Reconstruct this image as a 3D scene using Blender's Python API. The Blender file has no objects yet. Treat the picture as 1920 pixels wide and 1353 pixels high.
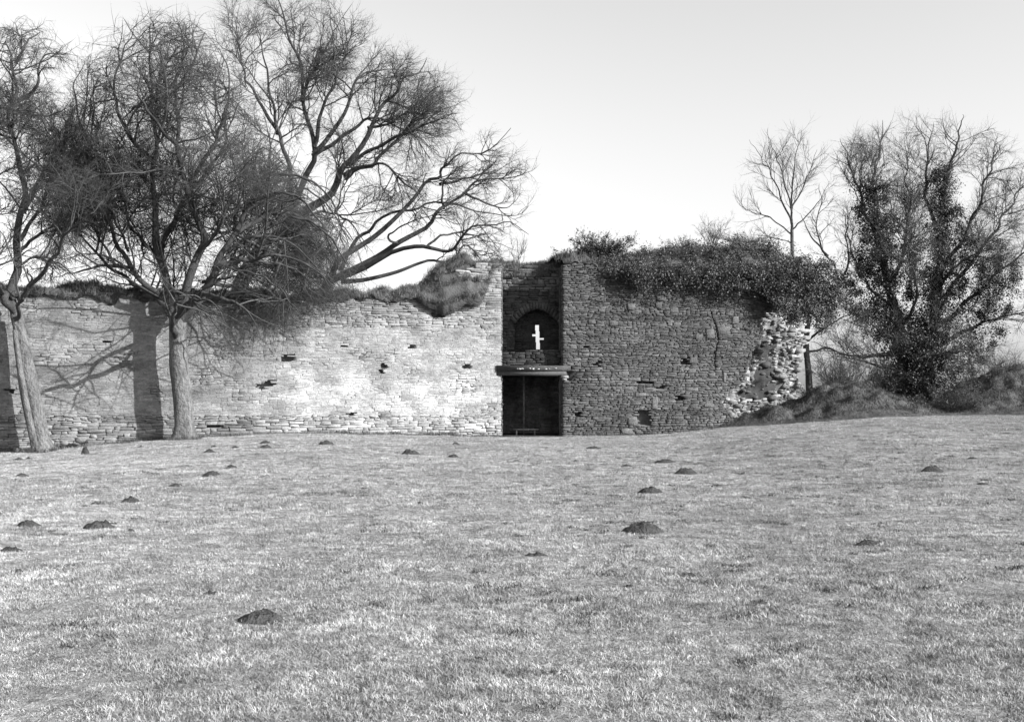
import bpy, math, random
import numpy as np
from mathutils import Vector, noise as mnoise

random.seed(11)
R = np.random.default_rng(11)
C = bpy.context.scene.collection
SC = bpy.context.scene
rad = math.radians

# ------------------------------------------------------------------ camera
EYE, F, HOR, CX = 1.6, 2050.0, 748.0, 960.0
cam_d = bpy.data.cameras.new('camera')
cam = bpy.data.objects.new('camera', cam_d)
C.objects.link(cam)
cam.location = (0, 0, EYE)
cam.rotation_euler = (rad(90), 0, 0)
cam_d.sensor_width = 36
cam_d.lens = 36 * F / 1920
cam_d.shift_y = (HOR - 676.5) / 1920
cam_d.clip_start = 0.1
cam_d.clip_end = 6000
SC.camera = cam

# ------------------------------------------------------------------ light
SUN_A, SUN_E = rad(64), rad(25)       # sun to the right of and behind the camera
SKY_STRENGTH = 0.125
world = bpy.data.worlds.new('World')
SC.world = world
world.use_nodes = True
wn, wl = world.node_tree.nodes, world.node_tree.links
wn.clear()
sky = wn.new('ShaderNodeTexSky')
sky.sky_type = 'NISHITA'
sky.sun_disc = False
sky.sun_elevation = SUN_E
sky.sun_rotation = math.pi - SUN_A
sky.air_density = 1.95
sky.dust_density = 1.7
sky.ozone_density = 1.0
bw = wn.new('ShaderNodeRGBToBW')
bg = wn.new('ShaderNodeBackground')
bg.inputs[1].default_value = SKY_STRENGTH
wo = wn.new('ShaderNodeOutputWorld')
wl.new(sky.outputs[0], bw.inputs[0])
wl.new(bw.outputs[0], bg.inputs[0])
wl.new(bg.outputs[0], wo.inputs[0])

sun_d = bpy.data.lights.new('sun', 'SUN')
sun_d.energy = 5.0
sun_d.angle = rad(0.5)
sun_d.color = (1, 1, 1)
sun = bpy.data.objects.new('sun', sun_d)
C.objects.link(sun)
sdir = Vector((-math.sin(SUN_A) * math.cos(SUN_E), math.cos(SUN_A) * math.cos(SUN_E), -math.sin(SUN_E)))
sun.rotation_euler = sdir.to_track_quat('-Z', 'Y').to_euler()
sun.location = (30, -20, 30)

SC.view_settings.view_transform = 'Standard'
SC.view_settings.look = 'None'
SC.view_settings.exposure = 1.0
SC.view_settings.gamma = 1.0
SC.view_settings.use_curve_mapping = False
SC.cycles.max_bounces = 5
SC.cycles.diffuse_bounces = 3

# ------------------------------------------------------------------ helpers
def tag(o, label=None, cat=None, group=None, kind=None):
    if label: o['label'] = label
    if cat: o['category'] = cat
    if group: o['group'] = group
    if kind: o['kind'] = kind
    return o

def empty(name, loc, label, cat, group=None):
    o = bpy.data.objects.new(name, None)
    o.empty_display_size = 0.3
    o.location = loc
    C.objects.link(o)
    return tag(o, label, cat, group)

def link(name, me, mat, parent=None):
    o = bpy.data.objects.new(name, me)
    C.objects.link(o)
    if mat is not None and len(me.materials) == 0: me.materials.append(mat)
    if parent is not None:
        o.parent = parent
        o.location = [-c for c in parent.location] if not parent.parent else (0, 0, 0)
    return o

def mesh_np(name, V, Fc, tone=None, smooth=False):
    """V (N,3); Fc (M,k) faces with equal corner count, or list of such arrays"""
    V = np.asarray(V, dtype=np.float32).reshape(-1, 3)
    if not isinstance(Fc, list): Fc = [Fc]
    Fc = [np.asarray(f, dtype=np.int32) for f in Fc if len(f)]
    me = bpy.data.meshes.new(name)
    me.vertices.add(len(V)); me.vertices.foreach_set('co', V.ravel())
    tot = np.concatenate([np.full(len(f), f.shape[1], dtype=np.int32) for f in Fc])
    idx = np.concatenate([f.ravel() for f in Fc])
    st = np.concatenate([[0], np.cumsum(tot)[:-1]]).astype(np.int32)
    me.loops.add(len(idx)); me.loops.foreach_set('vertex_index', idx)
    me.polygons.add(len(tot)); me.polygons.foreach_set('loop_start', st)
    me.polygons.foreach_set('loop_total', tot)
    if smooth: me.polygons.foreach_set('use_smooth', np.ones(len(tot), dtype=bool))
    if tone is not None:
        a = me.attributes.new('tone', 'FLOAT', 'POINT')
        a.data.foreach_set('value', np.asarray(tone, dtype=np.float32).ravel())
    me.update(calc_edges=True)
    return me

class MB:
    def __init__(s): s.v, s.f, s.t = [], {}, []; s.n = 0
    def add(s, v, f, tone=None):
        v = np.asarray(v, float)
        s.v.append(v)
        for face in f: s.f.setdefault(len(face), []).append([i + s.n for i in face])
        s.t.append(np.full(len(v), 1.0 if tone is None else tone))
        s.n += len(v)
    def mesh(s, name, smooth=False):
        return mesh_np(name, np.concatenate(s.v), [np.array(x) for x in s.f.values()], np.concatenate(s.t), smooth)
    def box(s, a, b, tone=None, jit=0.0):
        x0, y0, z0 = a; x1, y1, z1 = b
        v = np.array([[x0,y0,z0],[x1,y0,z0],[x1,y1,z0],[x0,y1,z0],[x0,y0,z1],[x1,y0,z1],[x1,y1,z1],[x0,y1,z1]], float)
        if jit: v += R.normal(0, jit, v.shape)
        s.add(v, [(0,3,2,1),(4,5,6,7),(0,1,5,4),(1,2,6,5),(2,3,7,6),(3,0,4,7)], tone)

def W(px, py, Y):
    return np.array([(px - CX) / F * Y, Y, EYE + (HOR - py) / F * Y])

def interp(x, pts):
    return float(np.interp(x, [p[0] for p in pts], [p[1] for p in pts]))

def in_poly(px, py, poly):
    px = np.asarray(px, float); py = np.asarray(py, float)
    inside = np.zeros(px.shape, bool)
    n = len(poly); j = n - 1
    for i in range(n):
        xi, yi = poly[i]; xj, yj = poly[j]
        c = ((yi > py) != (yj > py)) & (px < (xj - xi) * (py - yi) / ((yj - yi) or 1e-9) + xi)
        inside ^= c; j = i
    return inside

def fbm(x, y, z=0.0, o=4):
    return mnoise.fractal(Vector((x, y, z)), 0.9, 2.0, o, noise_basis='PERLIN_ORIGINAL')

# ------------------------------------------------------------------ materials
def mat_new(name, base=0.3, tone=False, noises=(), bump=(), rough=0.9, spec=0.3, objrand=0.0):
    """grey material: base value * tone attribute * noise factors; noises: (scale, lo, hi, detail, stretch_z)"""
    m = bpy.data.materials.new(name); m.use_nodes = True
    nt = m.node_tree; N, L = nt.nodes, nt.links
    b = N['Principled BSDF']
    b.inputs['Roughness'].default_value = rough
    b.inputs['Specular IOR Level'].default_value = spec
    geo = N.new('ShaderNodeNewGeometry')
    val = N.new('ShaderNodeValue'); val.outputs[0].default_value = base
    cur = val.outputs[0]
    def mul(a, b_):
        x = N.new('ShaderNodeMath'); x.operation = 'MULTIPLY'
        L.new(a, x.inputs[0])
        if hasattr(b_, 'is_linked'): L.new(b_, x.inputs[1])
        else: x.inputs[1].default_value = b_
        return x.outputs[0]
    if tone:
        at = N.new('ShaderNodeAttribute'); at.attribute_name = 'tone'
        cur = mul(cur, at.outputs['Fac'])
    for (sc, lo, hi, det, sz) in noises:
        mp = N.new('ShaderNodeMapping'); mp.inputs['Scale'].default_value = (1, 1, sz)
        L.new(geo.outputs['Position'], mp.inputs[0])
        nz = N.new('ShaderNodeTexNoise'); nz.inputs['Scale'].default_value = sc; nz.inputs['Detail'].default_value = det
        nz.inputs['Roughness'].default_value = 0.65
        L.new(mp.outputs[0], nz.inputs['Vector'])
        mr = N.new('ShaderNodeMapRange')
        mr.inputs['From Min'].default_value = 0.33; mr.inputs['From Max'].default_value = 0.67
        mr.inputs['To Min'].default_value = lo; mr.inputs['To Max'].default_value = hi
        L.new(nz.outputs[0], mr.inputs[0])
        cur = mul(cur, mr.outputs[0])
    if objrand:
        oi = N.new('ShaderNodeObjectInfo')
        mr = N.new('ShaderNodeMapRange'); mr.inputs['To Min'].default_value = 1 - objrand; mr.inputs['To Max'].default_value = 1 + objrand
        L.new(oi.outputs['Random'], mr.inputs[0]); cur = mul(cur, mr.outputs[0])
    cb = N.new('ShaderNodeCombineColor')
    for i in range(3): L.new(cur, cb.inputs[i])
    L.new(cb.outputs[0], b.inputs['Base Color'])
    prev = None
    for (sc, dist, det) in bump:
        nz = N.new('ShaderNodeTexNoise'); nz.inputs['Scale'].default_value = sc; nz.inputs['Detail'].default_value = det
        L.new(geo.outputs['Position'], nz.inputs['Vector'])
        bp = N.new('ShaderNodeBump'); bp.inputs['Distance'].default_value = dist; bp.inputs['Strength'].default_value = 1.0
        L.new(nz.outputs[0], bp.inputs['Height'])
        if prev: L.new(prev, bp.inputs['Normal'])
        prev = bp.outputs[0]
    if prev: L.new(prev, b.inputs['Normal'])
    return m

M_stone = mat_new('pale_rubble_stone', 0.22, True, [(0.7, .72, 1.25, 4, 1.3), (3.1, .8, 1.2, 4, 2.5), (14, .72, 1.25, 5, 1.5)], [(18, .02, 4)])
M_stone_r = mat_new('weathered_shaded_rubble_stone', 0.073, True, [(0.6, .75, 1.25, 4, 1.3), (3, .75, 1.3, 4, 2.2), (13, .6, 1.35, 5, 1.5)], [(14, .03, 4)])  # weathered stone like the left wall's, darkened further to imitate grazing light
M_stone_dk = mat_new('shaded_rubble_stone', 0.05, True, [(1.2, .7, 1.3, 4, 2), (13, .65, 1.3, 5, 1.5)], [(16, .02, 4)])  # recess stone with the tower's shade put into its dark colour
M_mortar = mat_new('lime_mortar', 0.17, True, [(3, .7, 1.25, 5, 1), (30, .8, 1.2, 4, 1)], [(22, .02, 4)])
M_bark = mat_new('grey_bark', 0.105, True, [(2.5, .6, 1.35, 4, .35), (22, .5, 1.45, 5, .16)], [(9, .08, 4), (30, .03, 5)])
M_limb = mat_new('dark_limb_bark', 0.055, True, [(3, .65, 1.35, 4, .5), (26, .65, 1.3, 5, .4)], [(20, .03, 4)])
M_twig = mat_new('dark_twig_bark', 0.048, True, [(2, .7, 1.3, 3, 1)])
M_twig2 = mat_new('pale_twig_bark', 0.04, True, [(2, .7, 1.3, 3, 1)])
M_ground = mat_new('meadow_ground', 0.235, False, [(0.22, .8, 1.15, 3, 1), (1.6, .75, 1.2, 4, 1), (5, .7, 1.25, 3, 1), (14, .6, 1.35, 5, 1), (60, .7, 1.3, 3, 1)], [(16, .05, 5), (70, .02, 3)], spec=.1)
M_grass = mat_new('winter_grass', 0.32, True, [(0.25, .8, 1.18, 3, 1), (1.3, .66, 1.25, 4, 1), (4, .62, 1.3, 3, 1), (9, .5, 1.4, 3, 1)], spec=.15, rough=.7)
M_turf = mat_new('turf_tussock', 0.11, True, [(1.6, .5, 1.4, 4, 1), (6, .6, 1.35, 3, 1)], spec=.1)
M_earth = mat_new('turned_earth', 0.05, False, [(12, .6, 1.5, 4, 1)], [(30, .05, 5)], spec=.1)
M_bank = mat_new('bank_earth', 0.065, False, [(2.2, .5, 1.5, 4, 1), (14, .6, 1.4, 4, 1)], [(12, .1, 5)], spec=.1)
M_ivy = mat_new('ivy_leaf', 0.022, True, [(2, .7, 1.3, 3, 1)], rough=.5, spec=.35)
M_wood = mat_new('weathered_timber', 0.2, False, [(6, .7, 1.3, 4, 1), (40, .8, 1.2, 3, .2)], [(40, .01, 3)])
M_concrete = mat_new('concrete_lintel', 0.07, False, [(8, .8, 1.2, 4, 1)], [(40, .006, 3)])

# ------------------------------------------------------------------ plan of the walls
TL, TR = math.tan(rad(20)), math.tan(rad(18))
def YL(px):                                    # distance of the left wall face seen at column px
    k = (px - CX) / F; return (45.5 + .44 * TL) / (1 - k * TL)
def YR(px):
    k = (px - CX) / F; return (45.5 - 2.1 * TR) / (1 - k * TR)
BASE = [(-400, -.7), (-100, -.45), (0, -.32), (80, -.27), (200, -.06), (345, .12), (500, .24), (620, .24), (800, .13), (940, .05), (1060, .03), (1200, .08),
        (1300, .2), (1400, .42), (1520, .62), (1650, .84), (1900, .88), (2300, 1.0)]
def ground_z(x, y):
    if y < 1: y_ = 1.0
    else: y_ = y
    px = CX + F * x / max(y_, 30.0)
    zb = interp(px, BASE)
    s = min(1.0, max(0.0, (y - 12) / 30)); s = s * s * (3 - 2 * s)
    far = 1.0 if y < 70 else max(0.0, 1 - (y - 70) / 80)
    z = zb * s * far
    z += .045 * fbm(x * .25, y * .25, 3.1, 3) * min(1, max(0, y / 6)) * (1.0 if y < 200 else 0)
    return z

def bump_z(x, y):
    """the two earth banks on the right"""
    z = 0
    a = ((x - 14.9) / 2.6, (y - 49.2) / 2.1)
    r = a[0] ** 2 + a[1] ** 2
    z = max(z, 1.62 * math.exp(-r * 0.85))
    a = ((x - 11.6) / 2.0, (y - 48.1) / 1.2); r = a[0] ** 2 + a[1] ** 2
    z = max(z, .62 * math.exp(-r))
    a = (max(0, (24.5 - x)) / 3.8, (y - 52.6) / 2.6); r = a[0] ** 2 + a[1] ** 2
    z = max(z, 2.3 * math.exp(-r))
    return z

def ground_hit(px, py):
    lo = 3.0
    for i in range(2000):
        Y = lo + i * .03
        p = W(px, py, Y)
        if p[2] <= ground_z(p[0], Y): return p
    return W(px, py, 45)

# ground sheet
def build_ground():
    n = 340
    t = np.linspace(-1, 1, n)
    g = 4.5 * np.sinh(t * 7.4) / math.sinh(7.4) * 700
    xs = g
    ys = 22 + 7.0 * np.sinh(np.linspace(-1, 1, n) * 6.6) / math.sinh(6.6) * 450
    V = np.zeros((n, n, 3))
    for j, y in enumerate(ys):
        for i, x in enumerate(xs):
            z = ground_z(x, y) if abs(x) < 200 and -20 < y < 200 else 0
            if 2 < y < 60 and abs(x) < 40: z += .02 * mnoise.noise(Vector((x * 2.2, y * 2.2, 0)))
            V[j, i] = (x, y, z)
    a = np.arange(n * n).reshape(n, n)
    q = np.stack([a[:-1, :-1], a[:-1, 1:], a[1:, 1:], a[1:, :-1]], -1).reshape(-1, 4)
    o = link('ground', mesh_np('ground', V, q, None, True), M_ground)
    tag(o, kind='structure')
build_ground()

def build_bank(name, x0, x1, y0, y1, label):
    nx, ny = int((x1 - x0) / .12), int((y1 - y0) / .12)
    V = np.zeros((ny, nx, 3))
    for j in range(ny):
        for i in range(nx):
            x = x0 + (x1 - x0) * i / (nx - 1); y = y0 + (y1 - y0) * j / (ny - 1)
            b = bump_z(x, y)
            V[j, i] = (x, y, ground_z(x, y) + b + (.34 * fbm(x * 1.1, y * 1.1, 8, 5) * min(1, b * 2)) - .10 * max(0, 1 - b / .12) )
    a = np.arange(nx * ny).reshape(ny, nx)
    q = np.stack([a[:-1, :-1], a[:-1, 1:], a[1:, 1:], a[1:, :-1]], -1).reshape(-1, 4)
    o = link(name, mesh_np(name, V, q, None, True), M_bank)
    tag(o, label, 'bank', kind='structure')
    return o
build_bank('earth_bank', 8.5, 60, 44.5, 58.5, 'rough earth bank heaped against the broken wall end')

# ------------------------------------------------------------------ stone walls
class Frame:
    """surface coordinates: u along the wall, v up, d out of the face (towards the field)"""
    def __init__(s, ox, oy, ang, batter=0.0):
        s.o = np.array([ox, oy, 0.0]); s.T = np.array([math.cos(ang), math.sin(ang), 0.0])
        s.N = np.array([math.sin(ang), -math.cos(ang), 0.0]); s.batter = batter
    def p(s, u, v, d=0.0):
        return s.o + s.T * u + s.N * (d - s.batter * v) + np.array([0, 0, v])
    def P(s, A):                                # (N,3) of u,v,d
        A = np.asarray(A, float)
        return s.o + A[:, :1] * s.T + (A[:, 2:3] - s.batter * A[:, 1:2]) * s.N + np.array([0, 0, 1.0]) * A[:, 1:2]

ST_F = [(0,1,5,4),(1,2,6,5),(2,3,7,6),(3,0,4,7),(4,5,9,8),(5,6,10,9),(6,7,11,10),(7,4,8,11),(8,9,12),(9,10,12),(10,11,12),(11,8,12)]
def stone_uvd(u0, u1, v0, v1, d, back=-.14, j=.012, fl=1.0):
    w, h = u1 - u0, v1 - v0
    c = min(.016, .16 * h); cu = min(.02, .1 * w)
    base = np.array([[u0, v0], [u1, v0], [u1, v1], [u0, v1]])
    base = base + np.column_stack([R.normal(0, min(j * 1.6, w * .08), 4), R.normal(0, min(j, h * .12), 4)])
    ins = np.array([[cu, c], [-cu, c], [-cu, -c], [cu, -c]]) * R.uniform(.5, 1.4, (4, 2))
    dd = R.normal(0, .007, 4)
    k = R.uniform(.3, .9)
    a = np.column_stack([base, np.full(4, back)])
    c *= .4 + .6 * fl; b = np.column_stack([base, d - (.008 + .018 * k) * fl + dd * .5])
    dd = dd * (.35 + .65 * fl)
    e = np.column_stack([base + ins, d + dd])
    m = np.array([[(u0 + u1) / 2 + R.normal(0, w * .1), (v0 + v1) / 2, d + R.uniform(.0, .02) * fl]])
    return np.concatenate([a, b, e, m])

def lay_wall(fr, u_lo, u_hi, base_v, top_v, course=(.075, .17), length=(.16, .62), skip=lambda u, v: False, proud=lambda u, v: .03,
             tone=lambda u, v: 1.0, right_limit=None, left_limit=None, cracks=(), gap=(.008, .022), wav=.04, back=-.14, jit=.012, flush=lambda u, v: 1.0, coarse=lambda v: 1.0):
    out = []
    vmin = min(base_v(u_lo), base_v(u_hi), base_v((u_lo + u_hi) / 2)) - .25
    vmax = max(top_v(u) for u in np.linspace(u_lo, u_hi, 60))
    v = vmin; row = 0
    ph = R.uniform(0, 9)
    while v < vmax:
        h = R.uniform(*course) if R.random() < .8 else R.uniform(course[1], course[1] * 1.5)
        cz = coarse(v); h *= cz
        ll = left_limit(v + h / 2) if left_limit else u_lo
        rl = right_limit(v + h / 2) if right_limit else u_hi
        u = ll + R.uniform(0, .02)
        while u < rl - .05:
            L = R.uniform(*length) * (1.0 if R.random() < .85 else 1.5) * cz
            L = max(L, h * 1.1)
            u1 = min(u + L, rl)
            if rl - u1 < .12: u1 = rl
            for cr in cracks:
                cu = cr(v)
                if cu is not None and u < cu < u1: u1 = max(cu - .03, u + .05); 
            um = (u + u1) / 2
            dv = wav * fbm(um * .35 + ph, v * .4, 1, 2) + .5 * wav * mnoise.noise(Vector((um * .8, v * .5, 5)))
            vm = v + h / 2 + dv
            if vm > base_v(um) - .12 and vm < top_v(um) and not skip(um, vm):
                g = R.uniform(*gap)
                pr = proud(um, vm) * R.uniform(.2, 1.6)
                fz = flush(um, vm); g *= .4 + .6 * fz
                t = tone(um, vm) * R.normal(1, .07 + .08 * fz)
                def seg(a, b, c, d_, t_, pr_):
                    out.append((stone_uvd(a + g * .5, b - g * .5, c + g * .5, d_ - g * .5, pr_, back, jit, fz), (b - a) * (d_ - c), t_))
                if h > .13 and R.random() < .45:      # thin slates sharing one course
                    hh = h * R.uniform(.35, .65)
                    seg(u, u1, v + dv, v + dv + hh, t, pr); seg(u, u1, v + dv + hh, v + dv + h, t * R.normal(1, .12), pr * R.uniform(.4, 1.4))
                else: seg(u, u1, v + dv, v + dv + h, t, pr)
            u = u1
            for cr in cracks:
                cu = cr(v)
                if cu is not None and abs(u - cu) < .05: u = cu + .03
        v += h; row += 1
    return out

def emit_stones(fr, stones, parent, mat, most=300, name='stone'):
    stones.sort(key=lambda s: -s[1])
    for uvd, ar, t in stones[:most]:
        mb = MB(); mb.add(fr.P(uvd), ST_F, max(.3, t))
        link(name, mb.mesh(name), mat, parent)
    rest = stones[most:]
    if rest:
        V = np.concatenate([fr.P(s[0]) for s in rest])
        n = len(rest); off = (np.arange(n) * 13)
        q = np.array([f for f in ST_F if len(f) == 4]); tr = np.array([f for f in ST_F if len(f) == 3])
        Q = (q[None] + off[:, None, None]).reshape(-1, 4); T3 = (tr[None] + off[:, None, None]).reshape(-1, 3)
        tone = np.repeat(np.clip([s[2] for s in rest], .3, 2), 13)
        o = link('stone_courses', mesh_np('stone_courses', V, [Q, T3], tone), mat, parent)
        o['kind'] = 'stuff'
    print(name, len(stones))

def wall_core(fr, u_lo, u_hi, base_v, top_v, depth_fn, thick, parent, mat, tone=lambda u, v: 1.0, step=.09, name='wall_core', keep=None):
    nu = int((u_hi - u_lo) / step); us = np.linspace(u_lo, u_hi, nu + 1)
    vtop = max(top_v(u) for u in us); vb = min(base_v(u) for u in us) - .5
    nv = int((vtop - vb) / step)
    A = np.zeros((nu + 1, nv + 1, 3)); tn = np.zeros((nu + 1, nv + 1))
    for i, u in enumerate(us):
        tv = top_v(u)
        for j in range(nv + 1):
            v = vb + (tv - vb) * j / nv
            A[i, j] = (u, v, depth_fn(u, v)); tn[i, j] = tone(u, v)
    B = A[:, -1:, :].copy(); B2 = B.copy()
    for i in range(nu + 1):
        B[i, 0, 1] += .12 * fbm(us[i] * .8, 2, 1); B[i, 0, 2] = -thick / 2
        B2[i, 0, 2] = -thick
    B3 = A[:, :1, :].copy(); B3[:, 0, 2] = -thick
    G = np.concatenate([A, B, B2, B3], 1); n2 = nv + 4
    tn = np.concatenate([tn, np.ones((nu + 1, 3)) * .8], 1)
    a = np.arange((nu + 1) * n2).reshape(nu + 1, n2)
    q = np.stack([a[:-1, :-1], a[1:, :-1], a[1:, 1:], a[:-1, 1:]], -1).reshape(-1, 4)
    if keep is not None:
        c = G.reshape(-1, 3)[q].mean(1)
        q = q[[keep(x[0], x[1]) and (x[2] > -.39 or x[0] < uR(1330)) for x in c]]
    caps = [tuple(a[0, :]), tuple(a[-1, ::-1])]
    V = fr.P(G.reshape(-1, 3))
    fl = [q] + [np.array([c]) for c in (caps if keep is None else [])]
    return link(name, mesh_np(name, V, fl, tn.ravel()), mat, parent)

# ---- left wall
angL = math.atan(TL)
FL = Frame(-.44, 45.5, angL)                       # u runs from negative (left) to 0 at the opening
def px_of(fr, u, v=0):
    p = fr.p(u, v); return CX + F * p[0] / p[1]
def uL(px): return ((px - CX) / F * YL(px) + .44) / math.cos(angL)
def zL(px, py): return EYE + (HOR - py) / F * YL(px)
L_px = [-330, -200, 0, 100, 240, 300, 420, 480, 560, 650, 700, 760, 800, 825, 850, 880, 905, 932, 941]
L_py = [538, 540, 548, 545, 552, 556, 552, 566, 566, 560, 560, 562, 556, 540, 520, 500, 494, 496, 500]
L_top = [(uL(a), zL(a, b)) for a, b in zip(L_px, L_py)]
topL = lambda u: interp(u, L_top) + .07 * mnoise.noise(Vector((u * 2.3, 1, 1)))
L_base = [(uL(a), b) for a, b in BASE if a <= 940]
baseL = lambda u: interp(u, L_base)
holesL = [(540, 670, 9, 7), (722, 683, 5, 6), (876, 686, 6, 4), (492, 724, 9, 6), (507, 719, 8, 6), (716, 696, 3, 3), (823, 697, 3, 3), (22, 733, 11, 4), (200, 640, 4, 3), (823, 590, 12, 4), (400, 797, 12, 3), (660, 775, 8, 3), (645, 650, 5, 3), (770, 650, 8, 3)]
def hole_fn(holes, uf, zf):
    H = []
    for px, py, w, h in holes:
        Y = (YL if uf is uL else YR)(px)
        H.append((uf(px), zf(px, py), w / F * Y * 1.05, h / F * Y * .95))
    return H
HL = hole_fn(holesL, uL, zL)
skipL = lambda u, v: any(abs(u - a) < w + .02 and abs(v - b) < h + .01 for a, b, w, h in HL)
def patchL(u, v):
    px = px_of(FL, u); py = HOR - (v - EYE) * F / YL(px)
    return px, py
def toneL(u, v):
    px, py = patchL(u, v)
    lime = math.exp(-(((px - 760) / 190) ** 2 + ((py - 745) / 75) ** 2))
    lime2 = math.exp(-(((px - 560) / 90) ** 2 + ((py - 755) / 50) ** 2)) * .4
    n = fbm(u * .9, v * 1.3, 4, 4)
    t = .92 + .5 * (lime + lime2) * (1 + n) + .26 * n
    if px < 560: t -= .2 * min(1, (560 - px) / 160)
    return t
def jointL(u, v):                                   # how deep the joints are raked out
    px, py = patchL(u, v)
    base = 1 if py > 778 else 0
    top = 1 if (py < 615 and px > 560) else 0
    n = fbm(u * .9, v * 1.1, 9, 4)
    return -.001 + .05 * base + .04 * top + max(0, .09 * (n - .08))
def depthL(u, v):
    d = -jointL(u, v) + .009 * mnoise.noise(Vector((u * 3.4, v * 5, 0))) + .004 * mnoise.noise(Vector((u * 9, v * 9, 0)))
    for a, b, w, h in HL:
        if abs(u - a) < w + .03 and abs(v - b) < h + .02: d = -.4
    return d
curtain = empty('castle_wall', tuple(FL.p(-8, 0)), 'long sunlit rubble stone castle wall left of the tall opening', 'castle wall')
stL = lay_wall(FL, uL(-320), 0.0, baseL, topL, gap=(.003, .013), course=(.04, .095), length=(.12, .5), skip=skipL, proud=lambda u, v: .005 + .02 * (1 if jointL(u, v) > .05 else 0), tone=toneL, wav=.10,
               flush=lambda u, v: min(1.0, max(0.0, jointL(u, v) / .05)), coarse=lambda v: 1.3 if v < .75 or v > 4.9 else .95)
emit_stones(FL, stL, curtain, M_stone)
wall_core(FL, uL(-320), -.03, baseL, lambda u: topL(u) - .05, depthL, 1.7, curtain, M_mortar, tone=lambda u, v: toneL(u, v) * 1.12, step=.07)
# quoins on the jamb return
FJ = Frame(-.44, 45.5, rad(90))
jst = lay_wall(FJ, .02, 1.75, lambda u: 0, lambda v: zL(935, 500), course=(.1, .18), length=(.2, .5), tone=lambda u, v: .8)
V_ = []
emit_stones(FJ, jst, curtain, M_stone_r, most=0)

# ---- right wall
angR = math.atan(TR)
FR = Frame(2.1, 45.5, angR, batter=0.0)
def uR(px): return ((px - CX) / F * YR(px) - 2.1) / math.cos(angR)
def zR(px, py): return EYE + (HOR - py) / F * YR(px)
R_px = [1050, 1062, 1085, 1110, 1130, 1150, 1175, 1220, 1290, 1400, 1470, 1510, 1540]
R_py = [500, 494, 490, 494, 510, 505, 490, 485, 478, 468, 476, 500, 540]
R_top = [(uR(a), zR(a, b)) for a, b in zip(R_px, R_py)]
topR = lambda u: interp(u, R_top) + .06 * mnoise.noise(Vector((u * 2.3, 1, 1)))
R_base = [(uR(a), b) for a, b in BASE if a >= 940]
baseR = lambda u: interp(u, R_base)
holesR = [(1120, 682, 5, 5), (1288, 675, 7, 7), (1277, 747, 9, 5), (1205, 778, 11, 10), (1087, 776, 5, 4), (1212, 716, 14, 2), (1240, 725, 8, 2), (1102, 650, 4, 2), (1208, 790, 10, 6), (1070, 700, 5, 12)]
HR = hole_fn(holesR, uR, zR)
skipR = lambda u, v: any(abs(u - a) < w + .04 and abs(v - b) < h + .03 for a, b, w, h in HR)
LIM = [(560, 1462), (585, 1440), (605, 1428), (630, 1432), (660, 1412), (690, 1402), (715, 1398), (735, 1368), (755, 1352), (775, 1372), (800, 1378)]
def limR(v):
    px = 1410
    for _ in range(3):
        py = HOR - (v - EYE) * F / YR(px); px = interp(py, LIM)
    return uR(px) + .12 * mnoise.noise(Vector((v * 4, 0, 7)))
cr_pts = [(570, 1326), (600, 1338), (640, 1347), (665, 1340), (690, 1340), (700, 1346)]
def crackR(v):
    py = HOR - (v - EYE) * F / YR(1340)
    if py < 585 or py > 692: return None
    return uR(interp(py, cr_pts)) + .04 * mnoise.noise(Vector((v * 5, 3, 1)))
def ptR(u, v):
    px = px_of(FR, u); return px, HOR - (v - EYE) * F / YR(px)
def toneR(u, v):
    px, py = ptR(u, v)
    t = .95 + .25 * fbm(u * .9, v * 1.2, 14, 4)
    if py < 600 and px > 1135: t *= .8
    return t
def depthR(u, v):
    px, py = ptR(u, v)
    n = fbm(u * .6, v * .8, 3, 3)
    d = -.03 - max(0, .05 * n)
    if px > 1135 and py < 600: d -= .09
    if py > 760: d -= .03
    if px > 1330: d -= .04
    c = crackR(v)
    if c is not None and abs(u - c) < .07: d = -.3
    for a, b, w, h in HR:
        if abs(u - a) < w + .05 and abs(v - b) < h + .05: d = -.4
    return d
def proudR(u, v):
    px, py = ptR(u, v)
    p = .03
    if 1135 < px and py < 600: p = .015
    if px < 1133: p = .05
    return p
tower_r = empty('ruined_wall', tuple(FR.p(5, 0)), 'taller grey stone wall with a broken right end, under the ivy', 'castle wall')
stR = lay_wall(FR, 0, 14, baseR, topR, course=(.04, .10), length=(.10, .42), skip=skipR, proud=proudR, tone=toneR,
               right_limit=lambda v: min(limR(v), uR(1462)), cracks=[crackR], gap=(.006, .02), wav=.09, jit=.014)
# larger squared blocks set in the face
for px, py, w, h in [(1186, 789, 19, 15), (1175, 808, 22, 12), (1358, 619, 24, 14), (1332, 625, 16, 18), (1310, 632, 14, 10), (1240, 560, 20, 8), (1183, 575, 14, 11), (1395, 565, 26, 9), (1300, 675, 15, 10), (1348, 545, 18, 7), (1228, 755, 10, 22),
                     (1290, 560, 20, 7), (1378, 600, 12, 14), (1235, 572, 12, 10), (1150, 606, 16, 9), (1358, 708, 5, 18), (1200, 740, 22, 6), (1330, 760, 18, 7)]:
    u, v = uR(px), zR(px, py); w *= YR(px) / F; h *= YR(px) / F
    stR.append((stone_uvd(u - w / 2, u + w / 2, v - h / 2, v + h / 2, .075, -.1, .02), w * h * 1.5 + .1, toneR(u, v) * R.uniform(1.0, 1.3)))
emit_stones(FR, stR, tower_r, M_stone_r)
wall_core(FR, .03, uR(1462), baseR, lambda u: topR(u) - .05, depthR, .5, tower_r, M_mortar, tone=lambda u, v: .6, keep=lambda u, v: u < limR(v) - .06 or v > zR(1440, 585))
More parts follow.
